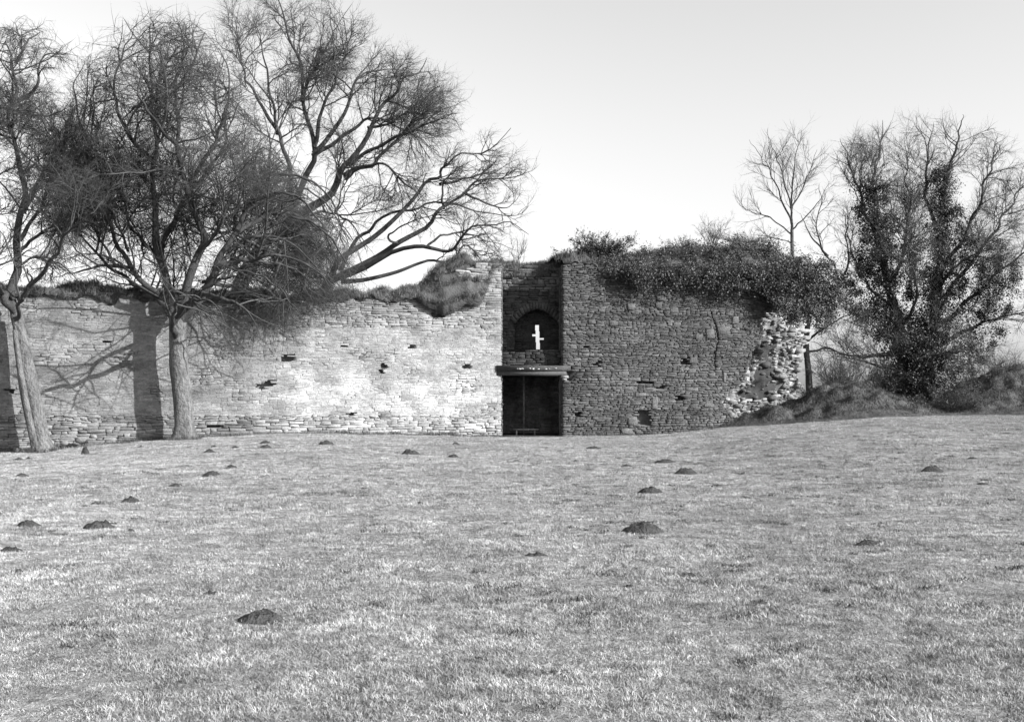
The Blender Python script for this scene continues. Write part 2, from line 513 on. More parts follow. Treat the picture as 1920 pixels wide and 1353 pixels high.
# torn core of the wall behind the lost facing
u_t = uR(1330); p_t = FR.p(u_t, 0, -.3)
end = np.array([(1497 - CX) / F * 52.6, 52.6, 0])
angT = math.atan2(end[1] - p_t[1], end[0] - p_t[0])
FT = Frame(p_t[0], p_t[1], angT)
LT = math.hypot(*(end - p_t)[:2])
def depthT(u, v):
    return .28 * fbm(u * 1.3, v * 1.3, 2, 4) + .10 * mnoise.noise(Vector((u * 4, v * 5, 0))) + (.25 if 4.0 < v < 5.0 and u > LT * .7 else 0)
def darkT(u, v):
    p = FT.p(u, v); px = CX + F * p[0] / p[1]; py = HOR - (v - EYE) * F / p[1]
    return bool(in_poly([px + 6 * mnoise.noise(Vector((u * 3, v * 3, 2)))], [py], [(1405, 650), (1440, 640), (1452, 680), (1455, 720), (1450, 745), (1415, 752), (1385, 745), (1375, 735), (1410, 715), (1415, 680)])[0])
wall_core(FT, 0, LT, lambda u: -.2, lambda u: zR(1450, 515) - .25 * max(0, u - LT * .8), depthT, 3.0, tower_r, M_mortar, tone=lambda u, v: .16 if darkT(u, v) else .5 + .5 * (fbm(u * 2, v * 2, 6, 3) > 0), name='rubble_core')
def blob(c, r, s, tone):
    """irregular broken stone"""
    t = (1 + 5 ** .5) / 2
    v = np.array([(-1,t,0),(1,t,0),(-1,-t,0),(1,-t,0),(0,-1,t),(0,1,t),(0,-1,-t),(0,1,-t),(t,0,-1),(t,0,1),(-t,0,-1),(-t,0,1)]) / 1.9
    f = [(0,11,5),(0,5,1),(0,1,7),(0,7,10),(0,10,11),(1,5,9),(5,11,4),(11,10,2),(10,7,6),(7,1,8),(3,9,4),(3,4,2),(3,2,6),(3,6,8),(3,8,9),(4,9,5),(2,4,11),(6,2,10),(8,6,7),(9,8,1)]
    v = v * R.uniform(.6, 1.3, (12, 1)) * np.array(s) * r
    return v + c, f, tone
stT = lay_wall(FT, 0, LT, lambda u: .2, lambda u: zR(1450, 530), course=(.05, .15), length=(.1, .42), skip=lambda u, v: darkT(u, v) or R.random() < .2,
               proud=lambda u, v: 1.0, tone=lambda u, v: R.choice([.35, .7, .95, 1.2], p=[.2, .25, .3, .25]), gap=(.015, .05), wav=.25, back=-.5, jit=.035)
stT2 = []
for A_, ar, t in stT:
    A_ = A_.copy(); dd_ = depthT(A_[:, 0].mean(), A_[:, 1].mean()) + R.uniform(-.03, .16)
    A_[4:, 2] += dd_ - A_[4:, 2].max(); stT2.append((A_, ar, t))
emit_stones(FT, stT2, tower_r, M_stone, most=200, name='torn_stone')
rub = []
for _ in range(300):
    u = R.uniform(0, LT); v = R.uniform(.3, zR(1450, 560))
    dk = darkT(u, v)
    if dk and R.random() < .3: continue
    r = R.uniform(.05, .17) if R.random() < .8 else R.uniform(.15, .26)
    c = np.array([u, v, depthT(u, v) + r * .25])
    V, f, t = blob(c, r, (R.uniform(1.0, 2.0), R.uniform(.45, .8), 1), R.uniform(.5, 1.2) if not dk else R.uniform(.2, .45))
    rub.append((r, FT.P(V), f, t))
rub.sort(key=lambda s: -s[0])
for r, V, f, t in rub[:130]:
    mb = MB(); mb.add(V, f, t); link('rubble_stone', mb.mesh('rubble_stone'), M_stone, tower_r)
mb = MB()
for r, V, f, t in rub[130:]: mb.add(V, f, t)
tag(link('small_rubble', mb.mesh('small_rubble'), M_stone, tower_r), kind='stuff')
# flat stones left sticking out at the torn end, high on the right
for px, py, w in [(1505, 618, 40), (1512, 631, 34), (1500, 642, 40), (1494, 606, 34), (1488, 655, 36), (1480, 628, 40), (1470, 612, 40), (1478, 668, 26)]:
    u = LT - .1 - (1497 - px) * .02; v = EYE + (HOR - py) / F * 52; wd = w / F * 52
    mb = MB(); mb.add(FT.P(stone_uvd(u - wd * .7, u + wd * .5, v - .07, v + .07, .3, -.6, .03)), ST_F, R.uniform(1, 1.4))
    link('projecting_stone', mb.mesh('projecting_stone'), M_stone, tower_r)
# return jamb of the right wall facing the opening
FK = Frame(2.08, 48.2, rad(-90))
jst = lay_wall(FK, 0, 2.65, lambda u: 0, lambda v: zR(1060, 498), course=(.1, .18), length=(.2, .5), tone=lambda u, v: .8)
emit_stones(FK, jst, tower_r, M_stone_r, most=0)
mb = MB(); mb.box((2.12, 46.35, -.2), (3.1, 48.4, zR(1060, 502))); link('jamb_core', mb.mesh('jamb_core'), M_mortar, tower_r)

# ---- gate tower back wall between the two
gate = empty('gate_tower', (.8, 47.2, 0), 'deep shadowed tower recess with arched niche, cross loop and lintel', 'tower')
YB = 46.9
FB = Frame(-1.2, YB, 0)
zB = lambda py: EYE + (HOR - py) / F * YB
xB = lambda px: (px - CX) / F * YB
ux = lambda px: xB(px) + 1.2
B_top = [(0, zB(505)), (ux(935), zB(500)), (ux(960), zB(503)), (ux(1000), zB(499)), (ux(1040), zB(502)), (ux(1060), zB(500)), (5, zB(500))]
topB = lambda u: interp(u, B_top) + .05 * mnoise.noise(Vector((u * 3, 0, 0)))
# niche outline: arch from px 965 to 1049, springing 612, crown 580
def in_niche(u, v, m=0.0):
    uc = ux(1007); hw = xB(1049) - xB(1007) + m
    if abs(u - uc) > hw: return False
    if v < zB(690): return False
    spring, crown = zB(607), zB(579) + m
    k = 1 - (abs(u - uc) / hw) ** 1.9
    return v < spring + (crown - spring) * max(0, k)
stB = lay_wall(FB, 0, 4.4, lambda u: zB(694), topB, course=(.07, .15), length=(.15, .55), skip=lambda u, v: in_niche(u, v, .2), proud=lambda u, v: .03, tone=lambda u, v: 1.9 if v > zB(545) else 1.0, back=-.25)  # upper stones toned lighter to paint the sunlit strip above the shadow edge
stB = [s for s in stB if s[0][:, 1].min() > zB(696)]
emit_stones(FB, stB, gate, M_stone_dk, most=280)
# core around the niche: columns of boxes either side, wedge pieces over the arch
def panel(fr, u0, u1, v0, v1, front, back, hole, mat, name, step=.05, tone=1.0):
    mb = MB(); nu, nv = max(1, round((u1 - u0) / step)), max(1, round((v1 - v0) / step))
    us = np.linspace(u0, u1, nu + 1); vs = np.linspace(v0, v1, nv + 1)
    for i in range(nu):
        run = None
        for j in range(nv + 1):
            solid = j < nv and not hole((us[i] + us[i + 1]) / 2, (vs[j] + vs[j + 1]) / 2)
            if solid and run is None: run = j
            if not solid and run is not None:
                a, b = vs[run], vs[j]
                A = np.array([[us[i], a, back], [us[i + 1], a, back], [us[i + 1], a, front], [us[i], a, front], [us[i], b, back], [us[i + 1], b, back], [us[i + 1], b, front], [us[i], b, front]])
                mb.add(fr.P(A), [(0,3,2,1),(4,5,6,7),(0,1,5,4),(1,2,6,5),(2,3,7,6),(3,0,4,7)], tone); run = None
    return link(name, mb.mesh(name), mat, gate)
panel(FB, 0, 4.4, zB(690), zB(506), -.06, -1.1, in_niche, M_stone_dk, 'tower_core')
# slit with staggered arms
def in_slit(u, v):
    x = u - 1.2; px = CX + F * x / (YB + .8); py = HOR - (v - EYE) * F / (YB + .8)
    sh = 2 * (py - 630) / 48
    if 609 < py < 655: 
        c = 1008 + sh
        if abs(px - c) < 3.6: return True
    if 626 < py < 630 and 998 < px < 1006: return True
    if 633 < py < 637 and 1010 < px < 1020: return True
    return False
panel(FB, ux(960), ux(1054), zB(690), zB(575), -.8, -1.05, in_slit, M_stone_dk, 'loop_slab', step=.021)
def near_slit(u, v):
    return any(in_slit(u + a, v + b) for a in (-.1, 0, .1) for b in (-.06, 0, .06))
FN = Frame(-1.2, YB + .8, 0)
stN = lay_wall(FN, ux(965), ux(1050), lambda u: zB(690), lambda u: zB(582), course=(.07, .14), length=(.12, .4), skip=lambda u, v: near_slit(u, v) or near_slit(u + .15, v) or near_slit(u - .15, v), back=-.05, tone=lambda u, v: .9)
emit_stones(FN, stN, gate, M_stone_dk, most=0)
# voussoirs
uc, hw = ux(1007), xB(1049) - xB(1007)
for i in range(17):
    def pt(k, off):
        s = -1 + 2 * k / 17
        vv = zB(607) + (zB(579) - zB(607)) * max(0, 1 - abs(s) ** 1.9)
        n = np.array([s * .9, 1.0]); n /= np.linalg.norm(n)
        return np.array([uc + s * hw, vv]) + n * off
    a, b, c, d = pt(i + .06, 0), pt(i + .94, 0), pt(i + .94, .30), pt(i + .06, .30)
    dd = R.uniform(.03, .07)
    A = [[*p, -.3] for p in (a, b, c, d)] + [[*p, dd] for p in (a, b, c, d)]
    mb = MB(); mb.add(FB.P(A), [(0,1,5,4),(1,2,6,5),(2,3,7,6),(3,0,4,7),(4,5,6,7)], R.uniform(.9, 1.5))
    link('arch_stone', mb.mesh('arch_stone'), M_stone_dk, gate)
# parapet masonry under the niche standing on the lintel
FP = Frame((938 - CX) / F * 45.9, 45.9, 0)
zP = lambda py: EYE + (HOR - py) / F * 45.9
mb = MB(); mb.box((-.47, 45.98, zP(690)), (2.3, 46.95, zP(662))); link('sill_core', mb.mesh('sill_core'), M_stone_dk, gate)
stP = lay_wall(FP, -.0, 2.95, lambda u: zP(689), lambda u: zP(655) if u > 1.3 else zP(659), course=(.07, .13), length=(.15, .5), tone=lambda u, v: .75, wav=.02)
stP = [s for s in stP if s[0][:, 1].min() > zP(690)]
emit_stones(FP, stP, gate, M_stone_dk, most=0)
# lintel
zf = lambda py: EYE + (HOR - py) / F * 45.3
mb = MB(); mb.box(((931 - CX) / F * 45.3, 45.40, zf(702.5)), ((1062 - CX) / F * 45.3, 46.6, zf(695)), jit=.008)
link('lintel', mb.mesh('lintel'), M_concrete, gate)
mb = MB(); mb.box(((931 - CX) / F * 45.3, 45.36, zf(694.6)), ((1071 - CX) / F * 45.3, 46.3, zf(684)), jit=.012)
link('slate_ledge', mb.mesh('slate_ledge'), M_stone_dk, gate)
mb = MB()
for i in range(15):
    x = (R.uniform(970, 1045) - CX) / F * 45.2
    V, f, t = blob(np.array([x, 45.35, zf(691) + R.uniform(-.02, .02)]), R.uniform(.015, .03), (2.2, .7, .7), 1)
    mb.add(V, f, 1)
tag(link('mortar_crumbs', mb.mesh('mortar_crumbs'), mat_new('white_mortar', .5), gate), kind='stuff')
for (a, b, c, d) in [(1052, 1066, 703.5, 708), (1055, 1062, 708.5, 713)]:
    mb = MB(); mb.box(((a - CX) / F * 45.4, 45.36, zf(d)), ((b - CX) / F * 45.4, 45.9, zf(c)), jit=.01); link('bearing_stone', mb.mesh('bearing_stone'), M_stone, gate)
# chamber behind the doorway
mb = MB()
mb.box((-1.0, 49.6, -.3), (3.2, 50.2, zf(700)), tone=1)
mb.box((-1.0, 46.6, zf(699)), (3.2, 50.0, zf(692)), tone=1)
mb.box((-1.6, 46.9, -.3), (-.62, 50.0, zf(692)), tone=1)
M_chamber = mat_new('lightened_chamber_stone', .17, True, [(1.5, .5, 1.4, 4, .5), (9, .7, 1.3, 4, 1)], [(14, .02, 4)])  # plain stone, colour raised to stand in for light inside the doorway
link('chamber_wall', mb.mesh('chamber_wall'), M_chamber, gate)
FI = Frame(-.6, 49.6, 0)
emit_stones(FI, lay_wall(FI, 0, 2.9, lambda u: 0, lambda u: zf(705), tone=lambda u, v: .9), gate, M_chamber, most=0)
mb = MB(); mb.box((-1.0, 45.3, -.1), (3.0, 50, .06)); link('chamber_floor', mb.mesh('chamber_floor'), M_bank, gate)
mb = MB()
x = (982 - CX) / F * 48; mb.box((x - .04, 47.9, 0), (x + .04, 47.98, 2.9)); link('timber_post', mb.mesh('timber_post'), M_wood, gate)
mb = MB(); mb.box(((936 - CX) / F * 45.3, 45.2, EYE - 10.4 / F * 45.3), ((945 - CX) / F * 45.3, 45.24, EYE - 9.4 / F * 45.3)); link('iron_peg', mb.mesh('iron_peg'), M_concrete, gate)

# bench
Yb = 47.0
bench = empty('bench', ((986 - CX) / F * Yb, Yb, .06), 'plain low wooden bench on the floor of the dark doorway', 'bench')
bx0, bx1 = (962 - CX) / F * Yb, (1010 - CX) / F * Yb
mb = MB(); mb.box((bx0, Yb - .15, .27), (bx1, Yb + .15, .33), jit=.004); link('seat', mb.mesh('seat'), M_wood, bench)
for x in (bx0 + .12, bx1 - .2):
    for y in (Yb - .11, Yb + .06):
        mb = MB(); mb.box((x, y, .055), (x + .06, y + .05, .268), jit=.002); link('leg', mb.mesh('leg'), M_wood, bench)

# ------------------------------------------------------------------ turf and shrubs on the walls
def blades(pts, h, w, lean, tone, nb=1, spread=.05, curve=.5):
    """pts (N,3) roots; returns mesh arrays: blades of 3 triangles"""
    P = np.repeat(pts, nb, 0); n = len(P)
    P = P + np.column_stack([R.normal(0, spread, n), R.normal(0, spread, n), np.zeros(n)])
    a = R.uniform(0, 2 * np.pi, n); side = np.column_stack([np.cos(a), np.sin(a), np.zeros(n)])
    b = R.uniform(0, 2 * np.pi, n); out = np.column_stack([np.cos(b), np.sin(b), np.zeros(n)])
    H = (h * R.uniform(.5, 1.3, n))[:, None]; W_ = w * R.uniform(.6, 1.4, n)[:, None]
    ln = (np.array(lean) + out * R.uniform(.1, curve, n)[:, None]) * H
    up = np.array([0, 0, 1.0])
    m = P + ln * .4 + up * H * .6
    tp = P + ln + up * H * R.uniform(.75, 1, (n, 1))
    V = np.stack([P - side * W_, P + side * W_, m + side * W_ * .7, m - side * W_ * .7, tp], 1).reshape(-1, 3)
    o = np.arange(n)[:, None] * 5
    q = o + np.array([[0, 1, 2, 3]]); t3 = o + np.array([[3, 2, 4]])
    tn = np.repeat(tone * R.uniform(.74, 1.26, n), 5)
    return V, q, t3, tn

def turf(name, pts, h, mat, label, cat='turf', nb=4, w=.006, lean=(0, 0, 0), spread=.05, tone=1.0, curve=.7):
    V, q, t3, tn = blades(np.array(pts), h, w, lean, tone, nb, spread, curve)
    return tag(link(name, mesh_np(name, V, [q, t3], tn), mat), label, cat, kind='stuff')

def hump(name, fr, u0, u1, fn, mat, thick, parent=None):
    """soft earth cap following the wall top: fn(u)->(front overhang d, lower v, top v)"""
    nu = max(8, int((u1 - u0) / .12)); rows = 10
    G = []
    for i in range(nu + 1):
        u = u0 + (u1 - u0) * i / nu
        d, lo, hi = fn(u)
        for j in range(rows):
            a = math.pi * max(0, j - 1) / (rows - 2)
            dd = -thick / 2 + (thick / 2 + d) * math.cos(a)
            if a < math.pi / 2: vv = lo + (hi - lo) * math.sin(a)
            else: vv = hi - (hi - lo) * .5 * (1 - math.sin(a))
            n = .26 * fbm(u * 1.5, vv * 1.5, dd, 4)
            if j == 0: dd, vv, n = -.25, lo + .03, 0
            G.append((u, vv + n, dd + n * .7))
    a = np.arange((nu + 1) * rows).reshape(nu + 1, rows)
    q = np.stack([a[:-1, :-1], a[1:, :-1], a[1:, 1:], a[:-1, 1:]], -1).reshape(-1, 4)
    me = mesh_np(name, fr.P(G), q, None, True)
    return link(name, me, mat, parent), me

def face_points(me, n):
    nv = len(me.polygons); c = np.zeros(nv * 3); me.polygons.foreach_get('center', c); c = c.reshape(-1, 3)
    ar = np.zeros(nv); me.polygons.foreach_get('area', ar)
    i = R.choice(nv, n, p=ar / ar.sum())
    return c[i] + R.normal(0, .06, (n, 3)) * np.array([1, 1, .6])

M_hump = mat_new('turf_soil', .065, False, [(3, .6, 1.4, 4, 1)], [(14, .05, 4)], spec=.1)
# left wall cap
def capL(u):
    px = px_of(FL, u)
    tpy = interp(px, [(-330, 530), (0, 532), (100, 537), (240, 542), (420, 543), (560, 556), (650, 546), (720, 546), (790, 537), (830, 500), (850, 484), (880, 479), (915, 486), (945, 492)])
    bpy_ = interp(px, [(-330, 552), (0, 556), (240, 562), (560, 568), (650, 562), (770, 562), (800, 578), (830, 588), (860, 580), (900, 566), (912, 545), (925, 500), (945, 500)])
    ov = interp(px, [(-330, .12), (750, .12), (800, .3), (890, .3), (920, .1), (945, .05)])
    Y = YL(px)
    return ov * (1 + .5 * fbm(u * 1.1, 3, 3)), EYE + (HOR - bpy_) / F * Y + .22 * fbm(u * 1.4, 7, 1, 4), EYE + (HOR - tpy) / F * Y + .08 * fbm(u * 1.7, 2, 6)
cap = empty('turf_cap', tuple(FL.p(-8, 5.5)), 'shaggy dry turf growing along the top of the sunlit left wall', 'turf')
o, me = hump('soil', FL, uL(-320), -.02, capL, M_hump, 1.7, cap)
V, q, t3, tn = blades(face_points(me, 11000), .2, .006, (0, 0, 0), 1.1, 4, .05, .9)
tag(link('grass', mesh_np('grass', V, [q, t3], tn), M_turf, cap), kind='stuff')
V, q, t3, tn = blades(face_points(me, 6500), .2, .006, (.1, -.35, -.9), 1.15, 5, .05, .9)
tag(link('hanging_grass', mesh_np('hanging_grass', V, [q, t3], tn), M_turf, cap), kind='stuff')
# over the tower and onto the right wall
def capB(u):
    x = u - 1.2; px = CX + F * x / YB
    tpy = interp(px, [(930, 492), (960, 493), (1000, 490), (1040, 484), (1065, 476), (1100, 470)])
    return .05, zB(tpy + 30), zB(tpy)
capt = empty('tower_turf', (.9, YB, 7), 'short grass growing on top of the shadowed tower recess', 'turf')
o, me = hump('soil', FB, .3, 4.3, capB, M_hump, 1.3, capt)
V, q, t3, tn = blades(face_points(me, 1500), .17, .007, (0, 0, 0), 1.0, 5, .05, .9)
tag(link('grass', mesh_np('grass', V, [q, t3], tn), M_turf, capt), kind='stuff')
def capR(u):
    px = px_of(FR, u)
    tpy = interp(px, [(1055, 482), (1080, 478), (1130, 474), (1180, 474), (1250, 466), (1400, 456), (1480, 462), (1520, 490), (1540, 520)])
    bpy_ = interp(px, [(1055, 492), (1110, 494), (1135, 520), (1200, 520), (1300, 520), (1400, 520), (1500, 560), (1540, 570)])
    Y = YR(px); ov = interp(px, [(1055, .05), (1135, .1), (1200, .35), (1400, .4), (1500, .5), (1540, .3)])
    return ov, EYE + (HOR - bpy_) / F * Y, EYE + (HOR - tpy) / F * Y
capr = empty('wall_turf', tuple(FR.p(5, 7)), 'dark earth and rough growth capping the ivy covered right wall', 'turf')
o, me = hump('soil', FR, 0.02, uR(1530), capR, M_hump, 2.6, capr)
V, q, t3, tn = blades(face_points(me, 2600), .26, .007, (0, 0, 0), .7, 5, .06, .9)
tag(link('grass', mesh_np('grass', V, [q, t3], tn), M_turf, capr), kind='stuff')

# ------------------------------------------------------------------ leaves
def leaf_mesh(name, P, size, nrm, tone, mat, parent=None):
    n = len(P)
    N_ = nrm + R.normal(0, .6, (n, 3)); N_ /= np.linalg.norm(N_, axis=1)[:, None]
    a = np.cross(N_, R.normal(0, 1, (n, 3))); a /= np.linalg.norm(a, axis=1)[:, None]
    b = np.cross(N_, a)
    s = (size * R.uniform(.6, 1.3, n))[:, None]
    V = np.stack([P - a * s, P + b * s * .62 + N_ * s * .15, P + a * s * 1.1, P - b * s * .62 + N_ * s * .15], 1).reshape(-1, 3)
    o = np.arange(n)[:, None] * 4
    f = np.concatenate([o + np.array([[0, 1, 2]]), o + np.array([[0, 2, 3]])])
    tn = np.repeat(tone * R.uniform(.55, 1.6, n), 4)
    return link(name, mesh_np(name, V, f, tn), mat, parent)

def clumps(P, k, r):
    """keep points near k random centres: foliage in clumps"""
    c = P[R.choice(len(P), k)]
    i = R.choice(k, len(P)); q = c[i] + R.normal(0, r, P.shape)
    return q

IVY = [(1105, 482), (1150, 478), (1200, 470), (1290, 458), (1400, 448), (1480, 454), (1530, 478), (1556, 520), (1566, 570), (1540, 618), (1505, 598), (1470, 612), (1440, 575), (1400, 548), (1330, 545), (1240, 530), (1180, 542), (1150, 520), (1125, 500)]
def sample_poly(poly, n):
    xs = [p[0] for p in poly]; ys = [p[1] for p in poly]; out = []
    while sum(map(len, out)) < n:
        a = R.uniform(min(xs), max(xs), n); b = R.uniform(min(ys), max(ys), n)
        m = in_poly(a, b, poly); out.append(np.column_stack([a[m], b[m]]))
    return np.concatenate(out)[:n]
ivy = empty('ivy_mass', tuple(FR.p(8, 5)), 'dark ivy draped over the top and right corner of the right wall', 'ivy')
def ivy_pts(n, cl, r, off):
    S = sample_poly(IVY, n)
    P = np.zeros((n, 3))
    for i, (a, b) in enumerate(S):
        px = min(a, 1500); d = off * (.25 + .75 * R.random()) + .12
        if a > 1440: d += .25
        u = uR(a) if a < 1500 else uR(1500) + (a - 1500) * .025
        v = zR(a, b)
        if b < 500: d = R.uniform(-1.6, .4)
        P[i] = FR.p(u, v, d)
    c = P[R.choice(n, cl)] + FR.N * R.uniform(-.1, .35, (cl, 1)) + np.array([0, 0, 1.0]) * R.normal(0, .14, (cl, 1))
    j = R.choice(cl, n); mix = R.random(n) < .88
    P[mix] = (c[j] + R.normal(0, r, P.shape))[mix]
    return P
nr = FR.N * .8 + np.array([.1, 0, .5])
tag(leaf_mesh('leaves', ivy_pts(48000, 520, .16, .42), .040, nr, .9, M_ivy, ivy), kind='stuff')
# paler, looser leaves trailing down the corner
S = sample_poly([(1410, 500), (1500, 480), (1550, 540), (1560, 600), (1530, 630), (1505, 605), (1470, 620), (1445, 590), (1420, 555)], 8000)
P = np.array([FR.p(uR(min(a, 1500)) + max(0, a - 1500) * .025, zR(a, b), R.uniform(.35, .75)) for a, b in S])
tag(leaf_mesh('corner_leaves', P, .042, nr, 1.7, M_ivy, ivy), kind='stuff')

# ------------------------------------------------------------------ trees
def smooth_path(ctrl, n):
    c = np.array(ctrl, float); m = len(c)
    if m < 3: return np.array([c[0] + (c[-1] - c[0]) * t for t in np.linspace(0, 1, n)])
    t = np.linspace(0, m - 1, n); out = []
    for x in t:
        i = min(int(x), m - 2); f = x - i
        p0 = c[max(i - 1, 0)]; p1 = c[i]; p2 = c[i + 1]; p3 = c[min(i + 2, m - 1)]
        out.append(.5 * ((2 * p1) + (-p0 + p2) * f + (2 * p0 - 5 * p1 + 4 * p2 - p3) * f * f + (-p0 + 3 * p1 - 3 * p2 + p3) * f ** 3))
    return np.array(out)

def tubes(P, Rr, sides):
    """P (N,n,3) Rr (N,n): vectorised tubes"""
    N_, n, _ = P.shape
    T = P[:, -1] - P[:, 0]; T /= np.linalg.norm(T, axis=1)[:, None] + 1e-9
    ref = np.where(np.abs(T[:, 2:3]) < .8, np.array([[0, 0, 1.0]]), np.array([[1.0, 0, 0]]))
    A = np.cross(T, ref); A /= np.linalg.norm(A, axis=1)[:, None]; B = np.cross(T, A)
    ang = np.arange(sides) * 2 * np.pi / sides
    ring = A[:, None, :] * np.cos(ang)[None, :, None] + B[:, None, :] * np.sin(ang)[None, :, None]
    V = P[:, :-1, None, :] + ring[:, None] * Rr[:, :-1, None, None]
    V = np.concatenate([V.reshape(N_, (n - 1) * sides, 3), P[:, -1:]], 1)          # every twig runs out to a point
    per = (n - 1) * sides + 1
    idx = np.arange(N_)[:, None, None] * per + np.arange((n - 1) * sides).reshape(1, n - 1, sides)
    a = idx[:, :-1]; b = idx[:, 1:]
    q = np.stack([a, np.roll(a, -1, 2), np.roll(b, -1, 2), b], -1).reshape(-1, 4)
    l = idx[:, -1]; tip = np.broadcast_to((np.arange(N_) * per + per - 1)[:, None], l.shape)
    t = np.stack([l, np.roll(l, -1, 1), tip], -1).reshape(-1, 3)
    return V.reshape(-1, 3), q, t

def limb_tube(P, rr, sides=10, rough=.06, flare=False):
    """one thick tube with knobbly bark"""
    n = len(P); V = []
    T = np.gradient(P, axis=0); T /= np.linalg.norm(T, axis=1)[:, None]
    A = np.cross(T[0], [0, 1, .1]); A /= np.linalg.norm(A)
    s0 = R.uniform(0, 50)
    for i in range(n):
        A = A - T[i] * A.dot(T[i]); A /= np.linalg.norm(A); B = np.cross(T[i], A)
        for k in range(sides):
            a = 2 * math.pi * k / sides
            r = rr[i] * (1 + rough * 2.2 * mnoise.noise(Vector((math.cos(a) * 1.5 + s0, math.sin(a) * 1.5, i * .25))))
            if flare: r *= (1 + .6 * max(0, 1 - i / (n * .14)) ** 1.6 * (.6 + .6 * math.cos(4 * a + s0))) * (1 + .07 * math.cos(3 * a + s0 + i * .12))
            V.append(P[i] + (A * math.cos(a) + B * math.sin(a)) * r)
    idx = np.arange(n * sides).reshape(n, sides); a = idx[:-1]; b = idx[1:]
    q = np.stack([a, np.roll(a, -1, 1), np.roll(b, -1, 1), b], -1).reshape(-1, 4)
    return np.array(V), q

def sprout(P, Rr, count, length, angle, wob, trop, rr, n, t0=.25, env=None, keep_out=.0, lenvar=.45, taper=.35, fuzz=20, front=None, thin=None):
    """children for each parent polyline; returns P2 (M,n,3), R2 (M,n)"""
    N_, m, _ = P.shape
    M_ = int(N_ * count)
    ln_ = np.linalg.norm(np.diff(P, axis=1), axis=2).sum(1)
    pi = R.choice(N_, M_, p=ln_ / ln_.sum())           # longer branches carry more twigs
    t = R.uniform(t0, 1.0, M_) * (m - 1); i = np.minimum(t.astype(int), m - 2); f = (t - i)[:, None]
    st = P[pi, i] * (1 - f) + P[pi, i + 1] * f
    r0 = Rr[pi, i] * (1 - f[:, 0]) + Rr[pi, i + 1] * f[:, 0]
    D = P[pi, i + 1] - P[pi, i]; D /= np.linalg.norm(D, axis=1)[:, None] + 1e-9
    rnd = R.normal(0, 1, (M_, 3)); rnd -= D * (rnd * D).sum(1)[:, None]; rnd /= np.linalg.norm(rnd, axis=1)[:, None]
    an = rad(angle) * R.uniform(.6, 1.4, M_)[:, None]
    D = D * np.cos(an) + rnd * np.sin(an)
    Ln = length * R.uniform(1 - lenvar, 1 + lenvar, M_) * (1.15 - .5 * t / (m - 1))
    step = (Ln / (n - 1))[:, None]
    pts = [st]; trop = np.array(trop, float)
    for k in range(n - 1):
        D = D + R.normal(0, wob, (M_, 3)) + trop / (n - 1)
        D /= np.linalg.norm(D, axis=1)[:, None]
        pts.append(pts[-1] + D * step)
    Q = np.stack(pts, 1)
    rs = np.minimum(r0 * .8, rr * R.uniform(.7, 1.3, M_))
    RR = rs[:, None] * np.linspace(1, taper, n)[None]
    if env is not None:
        def ok(X):
            px = CX + F * X[:, 0] / X[:, 1]; py = HOR - (X[:, 2] - EYE) * F / X[:, 1]
            px = px + fz[:, 0]; py = py + fz[:, 1]
            return in_poly(px, py, env)
        fz = R.normal(0, fuzz, (M_, 2))
        m1 = ok(Q[:, -1]) & ok(Q[:, n // 2])
        if front is not None: 
            wy = 45.5 + TL * (Q[:, -1, 0] + .44)       # the wall face behind each twig
            m1 &= (Q[:, -1, 1] > front) & ((Q[:, -1, 1] > wy - 2.0) | (Q[:, -1, 2] > 8.2) | (R.random(M_) < .3))
            m1 &= (Q[:, -1, 1] < wy - .1) | (Q[:, -1, 2] > 5.6)
        if thin is not None:
            pyy = HOR - (Q[:, 0, 2] - EYE) * F / Q[:, 0, 1]
            m1 &= R.random(M_) < np.interp(pyy, thin[0], thin[1])
        m1 |= R.random(M_) < keep_out
        m1 &= Q[:, :, 2].min(1) > .9
        Q, RR = Q[m1], RR[m1]
    return Q, RR

